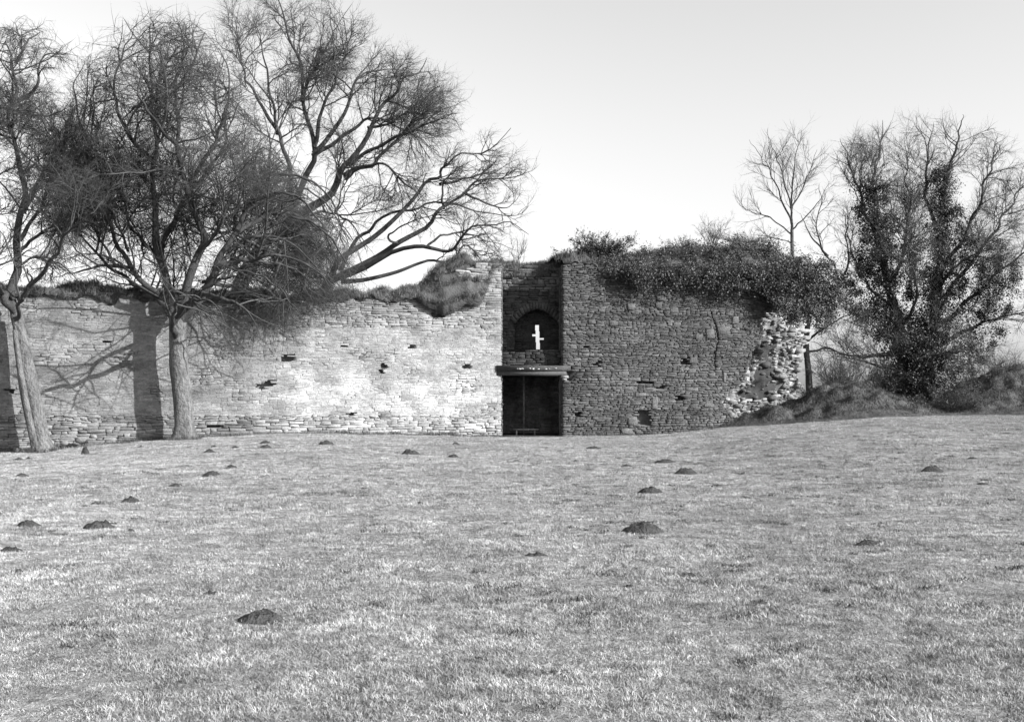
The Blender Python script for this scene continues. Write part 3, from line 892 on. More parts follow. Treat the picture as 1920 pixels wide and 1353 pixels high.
def build_tree(name, label, cat, Y0, trunk, limbs, levels, env, base, group=None, bark=None, twig=None, trunk_r=(.4, .3), limb_n=14, ls=1.0, tone_b=1.0, front=None, thin=None, follow=None):
    """trunk/limbs: lists of (px,py,dY); limbs: (r0, r1, ctrl)"""
    bark = bark or M_bark; twig = twig or M_twig
    root = empty(name, base, label, cat, group)
    def cv(c): return [W(p[0], p[1], Y0 + (p[2] if len(p) > 2 else 0) + (follow(p[0]) if follow else 0)) for p in c]
    starts, allP, allR = [], [], []
    for k, (ctrl, (r0, r1)) in enumerate(zip(trunk, trunk_r if isinstance(trunk_r, list) else [trunk_r] * len(trunk))):
        P = smooth_path(cv(ctrl), 26)
        rr = r0 + (r1 - r0) * np.linspace(0, 1, 26) ** .7
        V, q = limb_tube(P, rr, 14, .08, True)
        link('trunk', mesh_np('trunk', V, q, np.full(len(V), tone_b), True), bark, root)
    for (r0, r1, ctrl) in limbs:
        P = smooth_path(cv(ctrl), limb_n)
        L = np.linalg.norm(P[-1] - P[0])
        P[1:-1] += R.normal(0, .008 * L, (limb_n - 2, 3)) * np.array([1, 2.2, 1])
        r0 *= ls
        rr = r0 + (r1 * .3 - r0) * np.linspace(0, 1, limb_n) ** .75
        P2 = smooth_path(P, limb_n * 2); r2 = np.interp(np.linspace(0, 1, limb_n * 2), np.linspace(0, 1, limb_n), rr)
        V, q = limb_tube(P2, r2, 7, .06)
        link('limb', mesh_np('limb', V, q, np.full(len(V), .8), True), M_limb if r0 > .07 else twig, root)
        allP.append(P); allR.append(rr)
    A, B = np.array(allP), np.array(allR)
    Vs, Qs, Ts, Tr, n0 = [], [], [], [], 0
    for L in levels:
        L = dict(L); sides = L.pop('sides', 3); also = L.pop('also', None); tn = L.pop('tone', 1.0)
        A2, B2 = sprout(A, B, env=env, front=front, thin=thin, **L)
        if len(A2) == 0: break
        V, q, t = tubes(A2, B2, sides)
        Vs.append(V); Qs.append(q + n0); Tr.append(t + n0); n0 += len(V)
        Ts.append(np.repeat(tn * R.uniform(.7, 1.35, len(A2)), (A2.shape[1] - 1) * sides + 1))
        A, B = A2, B2
    o = link('crown', mesh_np('crown', np.concatenate(Vs), [np.concatenate(Qs), np.concatenate(Tr)], np.concatenate(Ts)), twig, root)
    o['kind'] = 'stuff'
    print(name, sum(len(x) for x in Qs) * 2 + sum(len(x) for x in Tr), 'tris')
    return root

# A: leaning tree at the far left
YA = YL(80) - 1.1
env_A = [(-260, 120), (-120, 20), (0, 30), (70, 40), (140, 80), (165, 160), (180, 240), (215, 320), (230, 420), (200, 500), (150, 560), (110, 620), (-100, 640), (-320, 500)]
build_tree('leaning_tree', 'bare leaning tree with a forked pale trunk at the far left', 'tree', YA,
    [[(86, 850, 0), (72, 790, 0), (56, 710, 0), (42, 640, .1), (30, 580, .1)], [(70, 850, -.2), (56, 790, -.3), (42, 720, -.35), (33, 660, -.3), (28, 620, -.1)]],
    [(.24, .08, [(30, 590, .1), (24, 520, .2), (38, 440, .3), (52, 370, .4), (36, 300, .3), (26, 250, .2), (33, 190, 0), (22, 130, 0), (10, 80, 0)]),
     (.22, .08, [(32, 600, 0), (0, 540, -.5), (-30, 450, -1), (-50, 330, -1.2), (-40, 220, -1)]),
     (.10, .03, [(52, 370, .4), (75, 350, .2), (105, 345, 0), (150, 350, -.4)]),
     (.10, .03, [(33, 190, 0), (70, 160, -.3), (72, 130, -.4), (85, 105, -.5), (130, 100, -.6)]),
     (.10, .03, [(45, 400, .3), (80, 330, .6), (120, 270, .9), (135, 200, 1)]),
     (.10, .03, [(35, 470, .2), (90, 430, 1), (150, 400, 1.5), (190, 340, 1.8)]),
     (.09, .03, [(27, 260, .2), (5, 230, .4), (-30, 215, .8)]),
     (.10, .03, [(30, 120, 0), (50, 80, .5), (75, 60, .8)]),
     (.14, .04, [(34, 560, .1), (90, 500, -1), (130, 440, -2), (170, 400, -3)]),
     (.12, .03, [(36, 450, .2), (80, 380, 1), (110, 300, 1.8), (100, 230, 2.2)]),
     (.12, .03, [(30, 600, 0), (40, 560, -1.5), (60, 520, -3), (40, 500, -4)]),
     (.12, .03, [(25, 560, 0), (-20, 520, -1), (-90, 480, -2)]),
     (.08, .03, [(30, 500, 0), (70, 480, .5), (120, 500, .8), (150, 530, 1)])],
    [dict(count=17, length=2.2, angle=55, wob=.16, trop=(0, -.1, .15), rr=.04, n=6, sides=4),
     dict(count=14, length=1.1, angle=52, wob=.22, trop=(0, 0, -.1), rr=.016, n=5, sides=3),
     dict(count=9, length=.5, angle=50, wob=.18, trop=(.05, 0, -.2), rr=.0085, n=3, sides=3),
     dict(count=3, length=.26, angle=45, wob=.1, trop=(0, 0, -.1), rr=.006, n=2, sides=3, tone=1.3)],
    env_A, tuple(W(80, 848, YA)), trunk_r=[(.31, .2), (.14, .09)], tone_b=1.15, front=YA - 3.6, ls=.75)

# B: the big dense tree
YBt = YL(345) - 1.15
env_B = [(120, 150), (150, 60), (220, 10), (280, 5), (360, 10), (410, 50), (480, 110), (500, 200), (560, 300), (610, 380), (660, 450), (695, 530), (688, 600), (620, 610), (560, 640), (480, 720), (430, 740), (390, 660), (350, 600), (280, 610), (230, 590), (190, 560), (110, 560), (40, 470), (60, 380), (80, 300), (110, 230)]
build_tree('dense_tree', 'big bare tree with thick twiggy crown and pale straight trunk, second from left', 'tree', YBt,
    [[(347, 828, 0), (344, 770, 0), (339, 710, 0), (335, 660, 0), (333, 610, 0), (328, 560, .1)]],
    [(.30, .06, [(333, 620, 0), (318, 560, .2), (300, 480, .4), (290, 400, .5), (285, 300, .4), (290, 200, .2), (285, 120, 0), (280, 50, 0)]),
     (.26, .05, [(336, 610, 0), (350, 540, -.3), (375, 470, -.6), (372, 420, -.8), (350, 350, -1), (330, 270, -1), (335, 190, -.8), (360, 110, -.5), (385, 60, -.3)]),
     (.28, .06, [(338, 600, 0), (380, 550, -.4), (405, 500, -.8), (440, 440, -1.2), (470, 380, -1.4), (500, 330, -1.6), (530, 300, -1.8)]),
     (.20, .05, [(330, 600, 0), (290, 550, .1), (250, 500, .5), (215, 440, .8), (195, 370, .8), (190, 300, .6), (185, 230, .2)]),
     (.18, .04, [(325, 580, 0), (270, 540, .8), (220, 510, 1.2), (160, 450, 1.6), (120, 420, 1.8)]),
     (.17, .05, [(333, 640, .15), (326, 618, -1.0), (322, 600, -2.2), (330, 575, -3.0), (345, 560, -3.6), (352, 556, -4)]),
     (.13, .03, [(330, 600, 0), (350, 570, -1.5), (370, 560, -2.2), (400, 570, -2.8), (425, 610, -3.0)]),
     (.16, .04, [(300, 480, .4), (330, 400, 1.2), (380, 330, 1.8), (420, 260, 2), (400, 180, 2), (420, 110, 1.8)]),
     (.14, .04, [(350, 350, -1), (390, 290, -1.6), (420, 220, -2), (430, 150, -2), (410, 90, -1.6)]),
     (.13, .04, [(285, 300, .4), (240, 250, 0), (215, 180, -.4), (225, 110, -.8), (250, 60, -1)]),
     (.13, .03, [(290, 220, .3), (330, 150, .8), (345, 90, 1), (330, 40, 1.2)]),
     (.15, .04, [(405, 500, -.8), (460, 490, -1.6), (520, 480, -2.2), (580, 500, -2.8), (630, 540, -3)]),
     (.15, .04, [(440, 440, -1.2), (510, 400, -.8), (570, 410, -.4), (620, 450, 0), (660, 510, .2)]),
     (.13, .04, [(390, 530, -.6), (450, 540, .4), (510, 560, .9), (550, 600, 1)]),
     (.13, .03, [(380, 550, -.5), (420, 560, -2), (460, 580, -2.2), (485, 620, -2.4)]),
     (.13, .04, [(470, 380, -1.4), (520, 360, -2.6), (570, 380, -3.4), (610, 430, -4)]),
     (.12, .03, [(375, 470, -.6), (410, 430, -2), (420, 370, -3.2), (400, 310, -4)]),
     (.12, .03, [(300, 480, .4), (260, 440, 2), (230, 370, 3), (250, 300, 3.6)]),
     (.12, .03, [(195, 370, .8), (160, 330, 1.2), (140, 260, 1.4), (165, 190, 1.4)]),
     (.11, .03, [(250, 500, .5), (190, 500, .6), (140, 510, .6), (100, 520, .4)]),
     (.11, .03, [(330, 270, -1), (290, 230, -2.4), (260, 170, -3.4), (270, 110, -3.6)]),
     (.09, .03, [(420, 470, -1), (490, 440, -1.2), (560, 470, -1.4), (610, 530, -1.6), (640, 590, -1.8)]),
     (.09, .03, [(460, 400, -1.2), (540, 360, 0), (600, 370, .6), (650, 430, 1), (690, 510, 1.2)]),
     (.09, .03, [(400, 500, -.6), (470, 510, -1), (530, 550, -1.4), (570, 600, -1.8)]),
     (.09, .03, [(380, 540, -.4), (430, 520, .6), (490, 530, 1), (540, 580, 1.2)]),
     (.09, .03, [(500, 330, -1.6), (560, 330, -2), (610, 360, -2.2), (640, 420, -2.4), (660, 480, -2.4)]),
     (.09, .03, [(440, 440, -1.2), (500, 470, -.2), (560, 510, .2), (600, 570, .4)]),
     (.08, .02, [(405, 500, -.5), (470, 450, .4), (540, 440, 1), (610, 480, 1.4), (660, 530, 1.6)]),
     (.08, .02, [(400, 510, -.5), (460, 480, 1), (530, 480, 1.8), (600, 520, 2.0), (650, 550, 2)]),
     (.08, .02, [(440, 440, -.8), (500, 400, 1), (560, 390, 1.8), (620, 420, 2.2), (670, 480, 2.4)]),
     (.07, .02, [(420, 470, -.8), (480, 460, .2), (530, 500, .4), (570, 560, .5)]),
     (.07, .02, [(380, 530, -.4), (430, 500, .6), (480, 520, 1.2), (520, 550, 1.2)]),
     (.07, .02, [(470, 380, -1), (530, 340, .4), (580, 340, 1), (640, 380, 1.4), (680, 440, 1.6)]),
     (.08, .02, [(440, 420, -1), (450, 360, 0), (480, 300, .6), (490, 240, .8)]),
     (.09, .02, [(205, 400, .8), (160, 380, .4), (110, 340, 0), (80, 280, -.4)]),
     (.09, .02, [(190, 300, .6), (155, 240, .2), (140, 170, -.2), (160, 110, -.6)]),
     (.09, .02, [(520, 400, -1), (590, 420, -1.2), (640, 480, -1.3), (670, 560, -1.4)]),
     (.09, .02, [(480, 490, -.8), (540, 500, -.4), (600, 540, 0), (640, 590, .2)]),
     (.08, .02, [(270, 530, .4), (200, 480, 0), (140, 480, -.6), (90, 500, -1)]),
     (.08, .02, [(220, 500, 0), (170, 420, .4), (130, 370, .8), (100, 350, 1)]),
     (.08, .02, [(240, 470, 0), (210, 400, 1), (170, 360, 1.6), (150, 310, 2)])],
    [dict(count=15, length=2.9, angle=55, wob=.14, trop=(.1, -.05, .2), rr=.036, n=7, sides=4, t0=.12),
     dict(count=12, length=1.5, angle=52, wob=.18, trop=(.15, 0, -.15), rr=.017, n=5, sides=3, t0=.1),
     dict(count=10, length=.85, angle=46, wob=.13, trop=(.2, 0, -.4), rr=.008, n=3, sides=3, t0=.1),
     dict(count=3, length=.38, angle=42, wob=.1, trop=(.1, 0, -.3), rr=.0055, n=2, sides=3, tone=1.3)],
    env_B, tuple(W(345, 825, YBt)), trunk_r=[(.355, .29)], tone_b=1.2, front=YBt - 4.6, follow=lambda px: .85 * (YL(px) - YL(345)), ls=.74, thin=([0, 150, 300, 560], [.84, .88, .96, 1]))

# C: big tree behind the wall
YC = 53.0
env_C = [(380, -80), (520, -90), (660, 0), (720, 40), (790, 70), (860, 130), (885, 190), (870, 250), (850, 290), (835, 350), (790, 400), (720, 470), (640, 520), (500, 500), (430, 400), (440, 250), (400, 100)]
build_tree('spreading_tree', 'large bare tree rising behind the wall with limbs fanning up and right', 'tree', YC,
    [[(400, 800, 0), (425, 640, 0), (455, 530, 0), (500, 450, 0)]],
    [(.36, .05, [(500, 450, 0), (560, 410, 0), (620, 360, 0), (652, 310, -.3), (690, 240, -.6), (725, 190, -.8), (765, 150, -1), (800, 110, -1.2)]),
     (.24, .04, [(530, 425, 0), (575, 330, .4), (590, 270, .5), (568, 200, .5), (565, 130, .4), (540, 60, .3), (515, 0, .2), (500, -50, 0)]),
     (.16, .03, [(588, 275, .4), (600, 220, 0), (630, 150, -.4), (650, 90, -.7), (640, 20, -1)]),
     (.18, .03, [(588, 288, .47), (640, 225, .8), (665, 160, 1.2), (695, 135, 1.6), (740, 130, 2)]),
     (.18, .03, [(645, 330, 0), (700, 305, .6), (760, 252, 1.2), (815, 215, 1.6), (865, 190, 2)]),
     (.14, .03, [(655, 310, -.2), (715, 272, -1), (770, 248, -1.8), (800, 235, -2.4), (862, 212, -3)]),
     (.16, .03, [(586, 292, .46), (640, 260, 1.4), (690, 226, 2.2), (735, 232, 3), (785, 262, 3.4), (815, 315, 3.6)]),
     (.13, .03, [(648, 335, 0), (690, 310, -1.4), (725, 312, -2.4), (765, 350, -3), (795, 372, -3.4)]),
     (.20, .03, [(545, 400, 0), (545, 320, -.8), (520, 250, -1.4), (510, 180, -1.8), (490, 90, -2), (470, 20, -2)]),
     (.14, .03, [(565, 190, .5), (590, 130, 1.4), (620, 70, 2), (615, 10, 2.4)]),
     (.14, .03, [(520, 250, -1.4), (480, 180, -1), (450, 110, -.6), (440, 40, 0)]),
     (.12, .03, [(690, 240, -.6), (730, 230, -.2), (790, 190, .2), (830, 170, .6)]),
     (.12, .03, [(560, 410, 0), (610, 400, -1), (660, 420, -1.6), (690, 470, -2)])],
    [dict(count=16, length=2.4, angle=45, wob=.2, trop=(.1, 0, .15), rr=.04, n=6, sides=4, t0=.3),
     dict(count=11, length=1.3, angle=42, wob=.2, trop=(.1, 0, .05), rr=.017, n=5, sides=3),
     dict(count=7, length=.7, angle=40, wob=.2, trop=(.1, 0, 0), rr=.009, n=3, sides=3),
     dict(count=2, length=.4, angle=38, wob=.1, trop=(0, 0, .05), rr=.006, n=2, sides=3)],
    env_C, (W(400, 800, YC)[0], YC, 0.1), trunk_r=[(.5, .3)], ls=.78, bark=M_bark)

# D: low spreading limbs behind the wall
YD = 51.0
env_D = [(590, 545), (600, 480), (650, 430), (760, 360), (800, 300), (850, 255), (940, 215), (990, 250), (1010, 330), (1005, 400), (1000, 470), (960, 520), (880, 500), (860, 520), (700, 545)]
build_tree('sprawling_tree', 'low bare tree leaning out to the right behind the turf topped wall', 'tree', YD,
    [[(575, 800, 0), (585, 660, 0), (600, 570, 0), (622, 520, 0)]],
    [(.20, .04, [(622, 520, 0), (645, 480, 0), (700, 440, .2), (762, 395, .2), (795, 345, .2), (823, 330, .1), (830, 314, 0), (868, 290, -.2), (920, 280, -.4), (958, 240, -.6)]),
     (.22, .03, [(625, 525, 0), (690, 490, -.3), (745, 455, -.5), (800, 425, -.5), (832, 392, -.6), (868, 362, -.6), (902, 335, -.8), (960, 338, -1), (990, 315, -1.2)]),
     (.14, .03, [(640, 505, 0), (672, 450, .6), (700, 415, 1), (760, 393, 1.3), (830, 386, 1.6), (900, 396, 1.9), (960, 402, 2.1), (992, 385, 2.2)]),
     (.17, .03, [(640, 520, 0), (735, 475, -.9), (800, 464, -1.4), (843, 470, -1.7), (870, 442, -2), (900, 420, -2.3), (960, 424, -2.6), (992, 440, -2.8)]),
     (.15, .03, [(640, 528, 0), (738, 514, .5), (790, 490, .8), (840, 487, 1.1), (880, 464, 1.4), (905, 490, 1.6), (932, 512, 1.8)]),
     (.10, .02, [(825, 345, .1), (870, 335, .8), (915, 325, 1.4), (975, 298, 2)]),
     (.09, .02, [(832, 392, -.6), (830, 350, -.8), (850, 320, -1.2), (890, 300, -1.6)]),
     (.09, .02, [(868, 362, -.6), (910, 380, -.4), (950, 390, -.2), (980, 360, 0)]),
     (.09, .02, [(800, 464, -1.4), (830, 440, -.8), (870, 438, -.2), (920, 455, .2), (975, 470, .5)]),
     (.09, .02, [(745, 455, -.5), (730, 440, -1.4), (790, 410, -2), (850, 402, -2.6)])],
    [dict(count=13, length=1.5, angle=40, wob=.2, trop=(.25, 0, .1), rr=.028, n=6, sides=4, t0=.4),
     dict(count=9, length=.9, angle=42, wob=.2, trop=(.15, 0, .1), rr=.013, n=5, sides=3),
     dict(count=4, length=.5, angle=42, wob=.2, trop=(.05, 0, .1), rr=.008, n=3, sides=3)],
    env_D, (W(575, 800, YD)[0], YD, 0.1), trunk_r=[(.4, .2)], ls=.8, bark=M_bark)

# E: slender tree behind the right wall
YE = 55.0
env_E = [(1380, 440), (1385, 300), (1420, 250), (1500, 225), (1545, 260), (1580, 350), (1590, 460), (1400, 465)]
build_tree('slender_tree', 'slender bare young tree standing up behind the ivied right wall', 'tree', YE,
    [[(1487, 790, 0), (1487, 640, 0), (1486, 520, 0), (1485, 430, 0)]],
    [(.10, .02, [(1485, 430, 0), (1484, 370, 0), (1490, 300, .2), (1500, 245, .4)]),
     (.08, .02, [(1484, 420, 0), (1455, 350, .4), (1428, 300, .8), (1405, 262, 1)]),
     (.07, .02, [(1485, 400, 0), (1470, 330, -.5), (1450, 280, -1), (1440, 240, -1.2)]),
     (.06, .02, [(1485, 440, 0), (1440, 405, .6), (1400, 395, 1), (1385, 380, 1.2)]),
     (.07, .02, [(1485, 390, 0), (1515, 330, .5), (1532, 280, 1)]),
     (.06, .02, [(1486, 430, 0), (1530, 385, -.6), (1555, 340, -1)]),
     (.05, .02, [(1486, 455, 0), (1450, 445, -.6), (1410, 440, -1)])],
    [dict(count=13, length=1.6, angle=32, wob=.12, trop=(0, 0, .35), rr=.018, n=6, sides=3, t0=.2),
     dict(count=9, length=.9, angle=32, wob=.12, trop=(0, 0, .2), rr=.010, n=4, sides=3),
     dict(count=4, length=.5, angle=32, wob=.1, trop=(0, 0, .1), rr=.007, n=3, sides=3)],
    env_E, (W(1487, 790, YE)[0], YE, .7), trunk_r=[(.16, .08)], ls=.7)

# G: thin trunk just past the torn end
YG = 54.5
env_G = [(1480, 640), (1480, 420), (1530, 330), (1600, 360), (1640, 470), (1660, 640), (1640, 740), (1540, 740)]
build_tree('thin_tree', 'thin dark trunked tree between the broken wall end and the bank', 'tree', YG,
    [[(1519, 760, 0), (1516, 700, 0), (1511, 640, 0), (1520, 580, 0)]],
    [(.10, .03, [(1520, 585, 0), (1560, 560, .2), (1572, 530, .3), (1552, 480, .3), (1530, 430, .2), (1540, 380, 0), (1536, 345, 0)]),
     (.09, .02, [(1565, 545, .3), (1590, 500, .8), (1590, 430, 1.2), (1600, 380, 1.4)]),
     (.07, .02, [(1552, 480, .3), (1520, 440, -.4), (1500, 400, -.8)]),
     (.08, .02, [(1514, 640, 0), (1550, 610, -.6), (1590, 590, -1), (1620, 560, -1.2)]),
     (.07, .02, [(1515, 660, 0), (1560, 655, .6), (1600, 680, 1), (1640, 690, 1.2)])],
    [dict(count=9, length=1.4, angle=45, wob=.2, trop=(0, 0, .15), rr=.02, n=6, sides=3, t0=.2),
     dict(count=6, length=.8, angle=42, wob=.2, trop=(0, 0, .1), rr=.011, n=4, sides=3),
     dict(count=5, length=.45, angle=40, wob=.15, trop=(0, 0, 0), rr=.007, n=3, sides=3)],
    env_G, (W(1519, 760, YG)[0], YG, .8), trunk_r=[(.2, .12)], tone_b=.5)

# F: the ivy clad tree on the right
YF = 55.0
env_F = [(1500, 640), (1530, 600), (1580, 560), (1570, 470), (1545, 380), (1550, 280), (1600, 232), (1680, 215), (1760, 215), (1830, 215), (1900, 260), (1990, 300), (2040, 420), (2040, 640), (1960, 720), (1820, 760), (1650, 760), (1630, 700), (1540, 690)]
ivytree = build_tree('ivy_tree', 'broad ivy smothered tree with bare twiggy crown right of the broken wall', 'tree', YF,
    [[(1690, 795, 0), (1692, 700, 0), (1688, 620, 0), (1668, 540, 0), (1650, 460, 0), (1640, 400, 0)], [(1735, 795, .3), (1742, 700, .4), (1748, 620, .5), (1758, 540, .6), (1766, 450, .6), (1765, 380, .6)]],
    [(.14, .03, [(1650, 460, 0), (1620, 390, 0), (1600, 330, 0), (1575, 260, 0)]),
     (.13, .03, [(1640, 400, 0), (1640, 330, .4), (1650, 270, .8), (1655, 225, 1)]),
     (.12, .03, [(1670, 540, 0), (1700, 450, .5), (1705, 350, 1), (1695, 260, 1.3)]),
     (.13, .03, [(1765, 380, .6), (1782, 310, .4), (1800, 250, .2), (1805, 215, 0)]),
     (.13, .03, [(1762, 430, .6), (1735, 360, 1.4), (1740, 290, 2), (1750, 230, 2.4)]),
     (.15, .03, [(1758, 520, .6), (1815, 420, .2), (1850, 330, -.2), (1875, 270, -.4)]),
     (.15, .03, [(1752, 580, .6), (1830, 480, .8), (1890, 390, 1), (1940, 320, 1.2)]),
     (.14, .03, [(1750, 620, .5), (1840, 540, -.4), (1910, 480, -1), (1990, 440, -1.4)]),
     (.13, .03, [(1745, 660, .5), (1830, 610, 0), (1910, 590, -.4), (2000, 590, -.8)]),
     (.13, .03, [(1690, 655, 0), (1640, 665, -.3), (1600, 668, -.5), (1560, 655, -.6), (1520, 640, -.7)]),
     (.10, .03, [(1690, 640, 0), (1660, 625, -.8), (1620, 600, -1.2), (1585, 575, -1.5)]),
     (.10, .03, [(1690, 680, 0), (1660, 690, -.6), (1600, 672, -1), (1560, 668, -1.2)]),
     (.10, .03, [(1680, 580, 0), (1630, 540, .6), (1600, 480, 1), (1585, 400, 1.2)]),
     (.10, .03, [(1700, 700, 0), (1740, 670, -1.4), (1800, 660, -2.4), (1860, 690, -3)]),
     (.10, .03, [(1760, 540, .6), (1790, 500, -1), (1830, 480, -2), (1880, 500, -2.6)]),
     (.10, .03, [(1700, 600, 0), (1720, 540, -1.4), (1700, 470, -2.2), (1690, 400, -2.6)])],
    [dict(count=24, length=1.9, angle=42, wob=.18, trop=(0, 0, .3), rr=.026, n=6, sides=3, t0=.15),
     dict(count=10, length=1.1, angle=40, wob=.18, trop=(0, 0, .15), rr=.012, n=5, sides=3),
     dict(count=6, length=.6, angle=38, wob=.15, trop=(0, 0, .1), rr=.0075, n=3, sides=3),
     dict(count=1, length=.35, angle=38, wob=.1, trop=(0, 0, .1), rr=.0055, n=2, sides=3)],
    env_F, tuple(W(1712, 795, YF)), trunk_r=[(.34, .14), (.36, .14)], tone_b=.6)
# ivy up its stems
def ivy_column(ctrl, n, r, size, tone):
    P = smooth_path([W(a, b, YF + c) for a, b, c in ctrl], 60)
    k = R.integers(0, 60, n); cl = P[k] + R.normal(0, 1, (n, 3)) * r * (.35 + .65 * R.random((n, 1)))
    return cl
IVT = [(1600, 350), (1625, 332), (1670, 345), (1690, 420), (1715, 480), (1735, 450), (1745, 320), (1775, 310), (1800, 400), (1830, 440), (1880, 450), (1915, 520), (1890, 600), (1860, 660), (1800, 740), (1770, 785), (1660, 785), (1640, 700), (1650, 640), (1600, 590), (1560, 545), (1590, 500), (1610, 440)]
nc = 430
S = sample_poly(IVT, nc)
dep = R.normal(0, .9, nc)
Cc = np.array([W(a, b, YF + d) for (a, b), d in zip(S, dep)])
k = R.integers(0, nc, 80000)
pts = Cc[k] + R.normal(0, 1, (80000, 3)) * (R.uniform(.10, .27, nc)[k])[:, None]
pts = np.concatenate([pts,
    ivy_column([(1690, 780, 0), (1690, 660, 0), (1670, 560, 0), (1645, 450, 0), (1630, 350, 0)], 11000, .42, .05, 1),
    ivy_column([(1740, 780, .4), (1745, 660, .4), (1758, 540, .5), (1768, 430, .6), (1770, 320, .6)], 11000, .36, .05, 1),
    ivy_column([(1700, 770, 0), (1715, 740, 0), (1730, 700, 0), (1720, 640, 0), (1720, 590, 0)], 12000, .75, .05, 1),
    ivy_column([(1700, 560, 0), (1712, 500, .3), (1705, 430, .6), (1700, 370, .8)], 2500, .2, .05, 1),
])
nn = pts - np.array([W(1715, 600, YF)[0], YF, 4]); nn /= np.linalg.norm(nn, axis=1)[:, None]
tag(leaf_mesh('ivy', pts, .052, nn * .5 + np.array([.2, -.5, .3]), .85, M_ivy, ivytree), kind='stuff')

# ------------------------------------------------------------------ shrubs
def shrub(name, label, cx, cy, Y, rx, ry, n, mat, r0=.02, leafy=0, up=.5, dpt=.9):
    """tangle of stems fanning from a base at (cx,cy) px, size in px"""
    base = W(cx, cy, Y); root = empty(name, tuple(base), label, 'shrub')
    sx, sz = rx * Y / F, ry * Y / F
    D = R.normal(0, 1, (n, 3)) * np.array([sx, sx * dpt, 0]) * .6; D[:, 2] = sz * R.uniform(.5, 1.0, n)
    S = np.repeat(base[None], n, 0) + R.normal(0, .12, (n, 3)) * np.array([sx * 2, sx * 1.5, .1])
    ts = np.linspace(0, 1, 6)
    P = S[:, None] + D[:, None] * ts[None, :, None] + np.cumsum(R.normal(0, .05 * sz, (n, 6, 3)), 1) * ts[None, :, None]
    Rr = np.repeat(np.linspace(r0, r0 * .4, 6)[None], n, 0)
    V1, q1, t1 = tubes(P, Rr, 3)
    A, B = sprout(P, Rr, 8, .35 * sz, 40, .2, (0, 0, .15), r0 * .45, 4, t0=.15)
    V2, q2, t2 = tubes(A, B, 3)
    A3, B3 = sprout(A, B, 5, .18 * sz, 40, .15, (0, 0, .1), .006, 3, t0=.1)
    V3, q3, t3 = tubes(A3, B3, 3)
    link('stems', mesh_np('stems', V1, [q1, t1], np.ones(len(V1))), mat, root)
    V = np.concatenate([V2, V3]); q = [np.concatenate([q2, q3 + len(V2)]), np.concatenate([t2, t3 + len(V2)])]
    tag(link('twigs', mesh_np('twigs', V, q, np.repeat(R.uniform(.7, 1.3, len(V) // 3 + 1), 3)[:len(V)]), mat, root), kind='stuff')
    if leafy:
        pts = A3[R.integers(0, len(A3), leafy), R.integers(0, 3, leafy)] + R.normal(0, .03, (leafy, 3))
        tag(leaf_mesh('leaves', pts, .03, np.array([[0, -.4, .6]]), 1.0, M_ivy, root), kind='stuff')
    return root
shrub('gorse_bush', 'rounded dark bush on the wall top just right of the tower', 1125, 492, 47.0, 44, 50, 60, M_twig, leafy=7000)
shrub('wall_top_shrub', 'sparse bare shrub on the wall top left of the slender tree', 1335, 462, 49.0, 26, 56, 16, M_twig, r0=.015)
shrub('wall_top_shrub', 'wispy low bare shrub on the ivied wall top nearest its middle', 1280, 468, 49.0, 30, 26, 22, M_twig, r0=.012)
shrub('wall_top_shrub', 'twiggy bare shrub on the ivied wall top below the slender tree', 1410, 462, 50.0, 50, 32, 40, M_twig, r0=.014)
shrub('hedge_shrub', 'tangled bare thicket behind the earth bank beside the thin trunk', 1580, 745, 53.0, 46, 85, 60, M_twig, r0=.02)
shrub('hedge_shrub', 'tangled bare thicket between the bank and the ivy tree', 1640, 760, 54.0, 30, 90, 30, M_twig, r0=.02)
shrub('hedge_shrub', 'tangled thicket on the bank at the far right edge', 1880, 745, 54.0, 60, 90, 60, M_twig, r0=.02)
shrub('tower_top_shrub', 'wispy bare twigs on the turf above the left jamb', 970, 492, 48.5, 20, 50, 8, M_twig, r0=.012)
shrub('tower_top_shrub', 'few thin bare stems on the turf mound at the left wall corner', 892, 486, 47.5, 22, 22, 12, M_twig, r0=.012)
shrub('bramble', 'bramble clump at the foot of the ivy tree', 1715, 782, 49.2, 34, 34, 40, M_twig, r0=.014, leafy=3000)
shrub('bramble', 'bramble clump on the bank right of the ivy tree', 1800, 770, 50.0, 50, 44, 40, M_twig, r0=.014, leafy=2500)

for px, py, rx, ry, lb in [(1440, 778, 30, 18, 'low bramble at the foot of the broken wall end'), (1535, 745, 34, 22, 'low bramble on the crest of the bank left of the ivy tree'), (1600, 752, 36, 22, 'low bramble on the right shoulder of the bank'), (1850, 740, 50, 34, 'tall bramble on the crest of the bank near the right edge'), (1900, 775, 50, 26, 'low bramble at the foot of the far right bank'), (1660, 782, 26, 24, 'small bramble touching the left side of the ivy tree')]:
    shrub('bramble', lb, px, py, 50.0 if px < 1700 else 52.0, rx, ry, 26, M_twig, r0=.010, leafy=1500)
# rough growth on the banks
def bank_pts(x0, x1, y0, y1, n):
    out = []
    while len(out) < n:
        x, y = R.uniform(x0, x1), R.uniform(y0, y1); b = bump_z(x, y)
        if b > .1 and R.random() < b + .2: out.append((x, y, ground_z(x, y) + b + .34 * fbm(x * 1.1, y * 1.1, 8, 5) * min(1, b * 2)))
    return out
turf('bank_grass', bank_pts(9, 19, 46, 52, 4500), .15, M_turf, 'rough dark grass and weeds on the bank by the broken wall', 'grass', nb=4, lean=(0, -.3, -.2), tone=.75)
turf('bank_grass', bank_pts(19, 34, 47, 55, 4500), .16, M_turf, 'rough grass on the low bank at the right edge', 'grass', nb=4, lean=(0, -.3, -.2), tone=.9)

